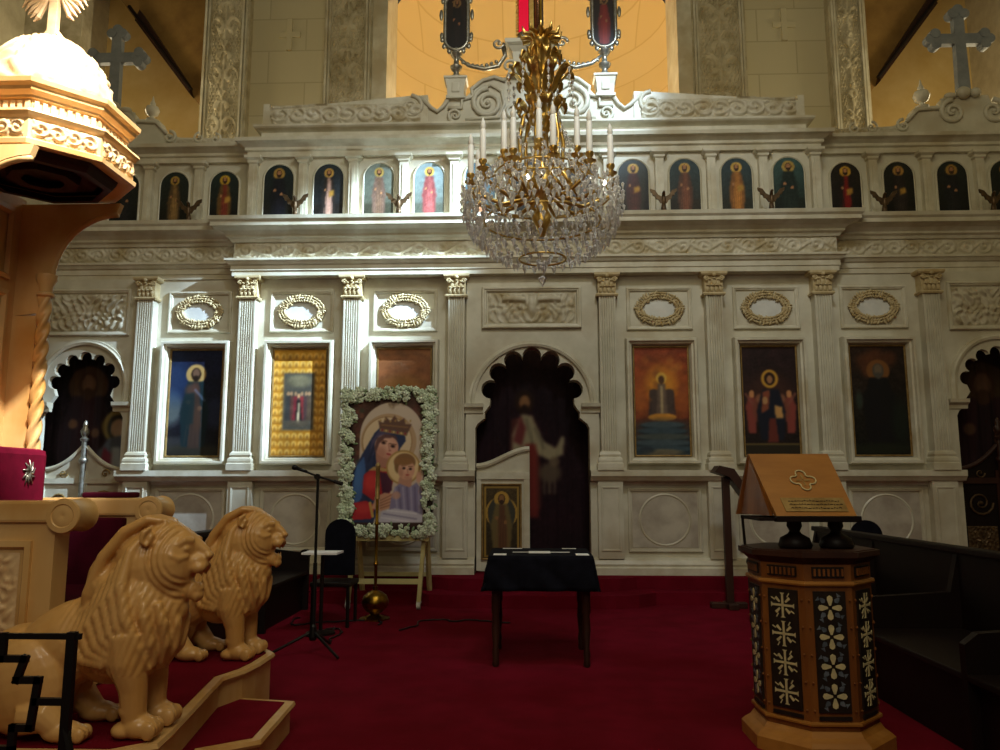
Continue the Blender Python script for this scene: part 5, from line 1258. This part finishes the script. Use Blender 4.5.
# dome with carved tracery
m = MB(); NR, NA = 46, 150; rings = []
for i in range(NR+1):
    f = i/NR*PI/2; r = .365*math.cos(f)+.001; z = 3.775+.47*math.sin(f)
    ring = []
    for j in range(NA):
        a = 2*PI*j/NA
        g = math.sin(a*8)*.0; s = math.sin(8*a+5*math.sin(6*f))*math.sin(14*f+2*math.sin(8*a)); h = .018*max(0, min(1, .5+1.6*s)) if f < 1.35 else .012
        ring.append((TX+(r+h*math.cos(f))*math.cos(a), TY+(r+h*math.cos(f))*math.sin(a), z+h*math.sin(f)))
    rings.append(ring)
m.rings(rings); m.build('dome', 'wood_carved', t, smooth=True)
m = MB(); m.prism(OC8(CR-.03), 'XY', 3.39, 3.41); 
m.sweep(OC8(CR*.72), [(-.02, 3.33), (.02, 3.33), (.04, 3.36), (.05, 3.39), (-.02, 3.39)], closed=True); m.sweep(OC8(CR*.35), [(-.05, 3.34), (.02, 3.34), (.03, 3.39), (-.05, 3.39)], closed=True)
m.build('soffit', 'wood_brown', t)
# cross on the dome
m = MB(); cz = 4.245; X0 = TX-.02
m.box(X0-.03, X0+.03, TY-.02, TY+.02, cz-.01, cz+.62, .006); m.box(X0-.2, X0+.2, TY-.02, TY+.02, cz+.34, cz+.40, .006)
for s in (-1, 1):
    m.prism([(X0+s*.12, cz+.34), (X0+s*.12, cz+.40), (X0+s*.2, cz+.44), (X0+s*.24, cz+.37), (X0+s*.2, cz+.30)], 'XZ', TY-.022, TY+.022)
    for j in range(5): m.tube([(X0+s*.03, TY, cz+.34), (X0+s*(.1+.02*j), TY, cz+.30-.05*(4-j)*.6), (X0+s*(.13+.02*j), TY, cz+.25-.04*(4-j)*.6)], [.012, .016, .004], 6)
    m.tube([(X0+s*.02, TY, cz+.08), (X0+s*.06, TY, cz+.03), (X0+s*.09, TY, cz-.0)], [.02, .02, .01], 6)
m.lathe((X0, TY, cz-.03), [(.1, 0), (.06, .03), (.04, .06)], 12)
m.build('dome_cross', 'wood_carved', t)
# back and columns
BXK = TX-.42
MB().box(BXK-.04, BXK, 3.98, 4.94, PZ+.02, 3.40).build('back_panel', 'wood', t)
m = MB()
for z0, z1 in ((2.02, 2.75), (2.82, 3.3)):
    def lp(i, xx): return [(xx, 4.10+i, z0+i), (xx, 4.82-i, z0+i), (xx, 4.82-i, z1-i), (xx, 4.10+i, z1-i)]
    m.rings([lp(0, BXK), lp(0, BXK+.02), lp(.03, BXK+.025), (lp(.05, BXK+.005))], True, False)
m.build('panel_moulding', 'wood', t)
m = MB().relief((BXK+.002, 4.2, 1.72), (0, 1, 0), .5, .24, foliage(.5, 4), .02, .01, n=(1, 0, 0)); m.build('carved_panel', 'wood_carved', t, smooth=True)
for yy in (3.98, 4.90):
    MB().box(BXK-.02, BXK+.16, yy-.0, yy+.05, PZ+.02, 2.6).build('side_panel', 'wood', t)
    # bracket curving forward to carry the canopy
    cxx = TX-.21; zt = 3.36
    br = [(BXK+.0, 2.6), (cxx+.0, 2.62), (cxx+.01, 2.84)]
    for k in range(11):
        a = PI/2*k/10; br.append((cxx+.02+.42*(1-math.cos(a)), 2.86+.44*math.sin(a)))
    br += [(cxx+.46, zt), (BXK, zt)]
    MB().prism(br, 'XZ', yy+.0, yy+.045).build('canopy_bracket', 'wood', t)
    m = MB(); m.tube([(x, yy+.02, z-.012) for x, z in br[3:-2]], .02, 8); m.build('bracket_moulding', 'wood', t, smooth=True)
    # twisted column
    x = TX-.21; rings = []; z0, z1 = 1.50, 2.72; n = 90
    for i in range(n+1):
        z = z0+(z1-z0)*i/n; ring = []
        for j in range(20):
            a = 2*PI*j/20; r = .037+.009*math.cos(3*(a-z*16)); ring.append((x+r*math.cos(a), yy+.0+r*math.sin(a), z))
        rings.append(ring)
    c = MB().rings(rings).build('twisted_column', 'wood', t, smooth=True)
    MB().lathe((x, yy, 2.72), [(.04, 0), (.055, .01), (.055, .025), (.04, .035), (.045, .08), (.065, .12), (.065, .15)], 18).build('column_capital', 'wood', c, smooth=True, auto=40)
    MB().lathe((x, yy, 1.40), [(.06, 0), (.06, .03), (.045, .05), (.055, .07), (.04, .1)], 18).build('column_base', 'wood', c, smooth=True, auto=40)
# arms
for yy, w in ((3.96, .13), (4.86, .13)):
    m = MB(); m.prism([(BXK, PZ+.02), (-2.47, PZ+.02), (-2.47, 1.32), (BXK, 1.32)], 'XZ', yy, yy+w); arm = m.build('arm_side', 'wood', t)
    m = MB(); m.box(BXK, -2.44, yy-.02, yy+w+.02, 1.31, 1.42, .015); m.build('armrest', 'wood', t)
    m = MB(); m.lathe((-2.42, yy-.03, 1.345), [(.0, 0), (.03, -.008), (.055, 0), (.06, -.006), (.085, -.004), (.088, .01), (.082, .02), (.082, w+.04), (.088, w+.05), (.07, w+.06), (.0, w+.06)], 24, axis='Y'); m.build('arm_scroll', 'wood', t, smooth=True, auto=40)
    m = MB()
    def lp(i, d): return [(BXK+.1+i, yy-d, .55+i), (-2.58-i, yy-d, .55+i), (-2.58-i, yy-d, 1.22-i), (BXK+.1+i, yy-d, 1.22-i)]
    m.rings([lp(0, 0), lp(.0, .02), lp(.03, .022), lp(.045, .002)], True, False); m.build('arm_moulding', 'wood', arm)
    def diamond(X, Z):
        w_, h_ = X.max(), Z.max(); d = np.abs(X-w_/2)/(w_/2)+np.abs(Z-h_/2)/(h_/2)
        return np.maximum(foliage(.5, 3)(X, Z)*.8*(np.abs(d-.8) > .05), sm(1.3-np.abs(d-.8)/.04))
    MB().relief((BXK+.16, yy-.003, .61), (1, 0, 0), .64, .55, diamond, .018, .009, n=(0, -1, 0)).build('carved_panel', 'wood_carved', arm, smooth=True)
MB().box(BXK+.1, -2.95, 3.95, 4.10, 1.42, 1.455, .012).build('arm_pad', 'velvet_red', t)
MB().box(-2.86, -2.56, 4.85, 5.0, 1.42, 1.455, .012).build('arm_pad', 'velvet', t)
MB().box(BXK, -2.52, 4.095, 4.86, PZ+.02, .78).build('seat_box', 'wood', t)
MB().box(BXK+.08, -2.50, 4.10, 4.85, .78, .90, .03).build('seat_cushion', 'velvet', t)
MB().box(BXK+.04, -2.56, 4.79, 4.855, .88, 1.30, .012).build('inner_arm_pad', 'velvet', t); MB().box(BXK+.04, -2.56, 4.095, 4.14, .88, 1.30, .012).build('inner_arm_pad', 'velvet', t)
MB().box(BXK+.001, -3.05, 4.12, 4.785, .9, 1.72, .04).build('back_cushion', 'velvet_red', t)
m = MB(); xe = -3.046; rng = random.Random(2)
for k in range(10):
    a = 2*PI*k/10; m.tube([(xe, 4.6, 1.57), (xe+.004, 4.6+.03*math.cos(a), 1.57+.035*math.sin(a)), (xe, 4.6+.06*math.cos(a+.4), 1.57+.08*math.sin(a+.4))], [.005, .007, .003], 5)
m.build('embroidered_emblem', 'silver', t, smooth=True)

# ---------------------------------------------------------------- carved lions
def lion_mesh():
    """seated carved lion facing +X; origin between the front paws on the ground"""
    m = MB()
    E = lambda c, r, rot=None: m.ell(c, r, 18, 12, rot)
    RY = lambda d: Matrix.Rotation(math.radians(d), 3, 'Y')
    T = lambda p, r: m.tube(p, r, 14)
    # trunk, from haunches to chest
    E((-.62, 0, .26), (.27, .20, .25)); E((-.42, 0, .40), (.34, .17, .20), RY(-28)); E((-.18, 0, .46), (.24, .18, .24), RY(-35)); E((-.04, 0, .46), (.17, .17, .22))
    # haunches and hind legs
    for s in (-1, 1):
        E((-.56, s*.14, .24), (.22, .09, .22), RY(-15)); T([(-.52, s*.16, .12), (-.40, s*.17, .12), (-.34, s*.165, .06)], [.09, .08, .06]); E((-.32, s*.17, .05), (.11, .065, .05))
        for k in (-1, 0, 1): E((-.225, s*.17+k*.036, .04), (.038, .022, .036))
        # front legs
        T([(-.04, s*.11, .46), (-.03, s*.13, .34), (.0, s*.12, .22), (.01, s*.115, .09)], [.12, .095, .07, .06]); E((-.05, s*.14, .36), (.10, .06, .10))
        E((.0, s*.115, .13), (.07, .065, .045))
        E((.04, s*.115, .055), (.095, .072, .058)); E((-.03, s*.115, .04), (.07, .07, .04))
        for k in (-1.5, -.5, .5, 1.5): E((.105, s*.115+k*.034, .045), (.042, .020, .042))
    T([(-.8, .0, .1), (-.9, .02, .05), (-.86, .08, .04), (-.72, .12, .04)], [.035, .03, .03, .03])
    # neck and mane body
    E((-.03, 0, .60), (.19, .18, .30), RY(-20)); E((-.02, 0, .78), (.17, .16, .19)); E((-.15, 0, .60), (.14, .16, .26), RY(-30)); E((.07, 0, .47), (.12, .13, .19), RY(8)); E((.09, 0, .58), (.12, .12, .12))
    # head with its round cheek ruff
    E((.10, 0, .80), (.145, .15, .185)); E((.07, 0, .90), (.13, .12, .11)); E((.17, 0, .875), (.085, .10, .085)); E((.16, 0, .93), (.07, .07, .045), RY(30))
    E((.24, 0, .805), (.07, .062, .045), RY(-4)); E((.27, 0, .79), (.045, .055, .035)); E((.312, 0, .83), (.02, .036, .02)); T([(.20, 0, .91), (.25, 0, .875), (.302, 0, .842)], [.04, .034, .024])
    for s in (-1, 1):
        E((.265, s*.036, .775), (.045, .034, .03)); T([(.17, s*.095, .885), (.205, s*.08, .91), (.24, s*.045, .905)], [.016, .02, .016]); E((.212, s*.078, .868), (.02, .018, .017))
        T([(.225, s*.07, .835), (.19, s*.105, .82), (.15, s*.13, .84)], [.012, .018, .012])
        E((.03, s*.13, .93), (.03, .02, .045), RY(-20)); T([(.05, s*.135, .97), (.015, s*.155, .95), (.01, s*.155, .91), (.035, s*.15, .885)], [.012, .016, .016, .01])
    # lower jaw, open mouth with beard
    T([(.08, 0, .655), (.17, 0, .645), (.25, 0, .672)], [.075, .055, .028]); E((.262, 0, .672), (.028, .034, .026)); E((.255, 0, .64), (.035, .035, .035)); E((.11, 0, .66), (.11, .10, .07))
    for s in (-1, 1): T([(.29, s*.03, .76), (.285, s*.03, .73)], [.011, .004]); T([(.27, s*.026, .69), (.272, s*.026, .715)], [.010, .003])
    E((.2, 0, .705), (.05, .03, .010), RY(6))
    # long parallel locks from the nape down to the breast
    for s in (-1, 1):
        for k in range(7):
            T([(.02-.045*k, s*.07, .97-.055*k), (-.05-.04*k, s*(.14-.002*k), .86-.055*k), (-.07-.038*k, s*(.185-.004*k), .70-.045*k), (-.03-.036*k, s*(.195-.004*k), .55-.03*k), (.03-.028*k, s*.175, .42-.012*k), (.08-.022*k, s*.12, .31+.008*k)], [.014, .027, .032, .032, .028, .012])
        T([(.03, s*.15, .66), (.05, s*.165, .56), (.08, s*.14, .43), (.09, s*.09, .32)], [.02, .03, .028, .012]); T([(.10, s*.13, .62), (.13, s*.125, .53), (.14, s*.09, .42), (.10, s*.05, .32)], [.02, .03, .026, .012])
        T([(.15, s*.07, .60), (.18, s*.06, .51), (.165, s*.04, .40), (.10, s*.01, .30)], [.02, .028, .024, .012])
    for j in range(5):
        yy = -.08+.04*j; T([(.10, yy*.8, 1.0), (.0, yy, 1.01), (-.11, yy*1.2, .95), (-.21, yy*1.3, .83), (-.28, yy*1.3, .66), (-.30, yy, .5)], [.010, .024, .03, .032, .03, .012])
    o = m.build('carved_lion_body', 'wood_lion')
    md = o.modifiers.new('r', 'REMESH'); md.mode = 'VOXEL'; md.voxel_size = .0078; md.use_smooth_shade = True
    s2 = o.modifiers.new('s', 'SMOOTH'); s2.factor = .5; s2.iterations = 2
    bpy.context.view_layer.update()
    me = bpy.data.meshes.new_from_object(o.evaluated_get(bpy.context.evaluated_depsgraph_get()))
    # eye sockets, mouth corners and whisker grooves carved as fine waves on the ruff
    co = np.zeros(len(me.vertices)*3); me.vertices.foreach_get('co', co); co = co.reshape(-1, 3)
    no = np.zeros(len(me.vertices)*3); me.vertices.foreach_get('normal', no); no = no.reshape(-1, 3)
    x, y, z = co.T
    r = np.sqrt((x-.12)**2+(z-.80)**2); th = np.arctan2(z-.80, x-.12)
    r = np.sqrt((x-.24)**2+(z-.84)**2); ruff = np.clip((r-.1)/.03, 0, 1)*np.clip((.25-r)/.04, 0, 1)*np.clip((np.abs(y)-.04)/.04, 0, 1)*(z > .6)
    low = (z < .72)*(z > .3)*(x > -.45)*(1-ruff)*np.clip((np.hypot(x+.05, z-.55) < .34)*1.0, 0, 1)
    d = .0045*ruff*np.sin(r*190)+.0022*low*np.sin((x*1.0-z*.35)*190)
    co += no*d[:, None]; co *= np.array([.88, .95, .965]); me.vertices.foreach_set('co', co.ravel()); me.update()
    bpy.data.objects.remove(o)
    me.polygons.foreach_set('use_smooth', [True]*len(me.polygons))
    if not me.materials: me.materials.append(MT['wood_lion'])
    return me
LM = lion_mesh()
def lion(x, y, lab, rz=0):
    t = thing('lion_statue', lab, 'lion statue', (x, y, PZ+.006), 'carved wooden lions flanking the throne')
    o = bpy.data.objects.new('lion_body', LM); C.objects.link(o); o.parent = t; o.location = (0, 0, -.002)
    t.rotation_euler.z = rz
    return t
lion(-1.87, 3.77, 'carved wooden lion with open mouth nearest the camera, behind the black railing', math.radians(3))
lion(-1.99, 5.36, 'farther carved wooden lion with open mouth beside the microphone stand', math.radians(-2))

# ---------------------------------------------------------------- black meander railing
ry_ = 2.55
RZ = .018
t = thing('metal_railing', 'black square bar railing with stepped meander pattern at the lower left corner', 'railing', (-2.0, ry_, 0))
def rp(px, py):      # plan of the pattern measured on the railing's own plane
    return None
B = .011
def bar(pts, name, r=B):
    m = MB()
    for (a, b), (c, d) in zip(pts, pts[1:]):
        v = Vector((c-a, 0, d-b)); L = v.length; n = Vector((-v.z, 0, v.x)).normalized()*r
        v.normalize(); A = Vector((a, ry_, b+RZ))-v*r; Bq = Vector((c, ry_, d+(RZ if d > 0 else 0)))+v*r
        dy = Vector((0, r*.8, 0)); m.rings([[A-n-dy, A+n-dy, A+n+dy, A-n+dy], [Bq-n-dy, Bq+n-dy, Bq+n+dy, Bq-n+dy]])
    return m.build(name, 'black_metal', t)
bar([(-3.2, 1.0), (-1.51, 1.0)], 'top_rail', .009)
bar([(-1.53, 1.0), (-1.53, 0.0)], 'post', .014); bar([(-3.2, 1.0), (-3.2, 0)], 'post', .014)
bar([(-1.755, 1.0), (-1.755, .93)], 'meander')
bar([(-3.2, .93), (-1.68, .93), (-1.70, .865), (-1.63, .865), (-1.645, .72), (-1.70, .72), (-1.70, .655), (-1.95, .655), (-1.95, .8), (-2.1, .8)], 'meander')
bar([(-1.63, .80), (-1.53, .80)], 'tie_bar')
m = MB().tube([(-1.53, ry_, .74), (-1.38, ry_-.05, .3), (-1.34, ry_-.1, 0.0)], .012, 6); m.build('strut', 'black_metal', t)
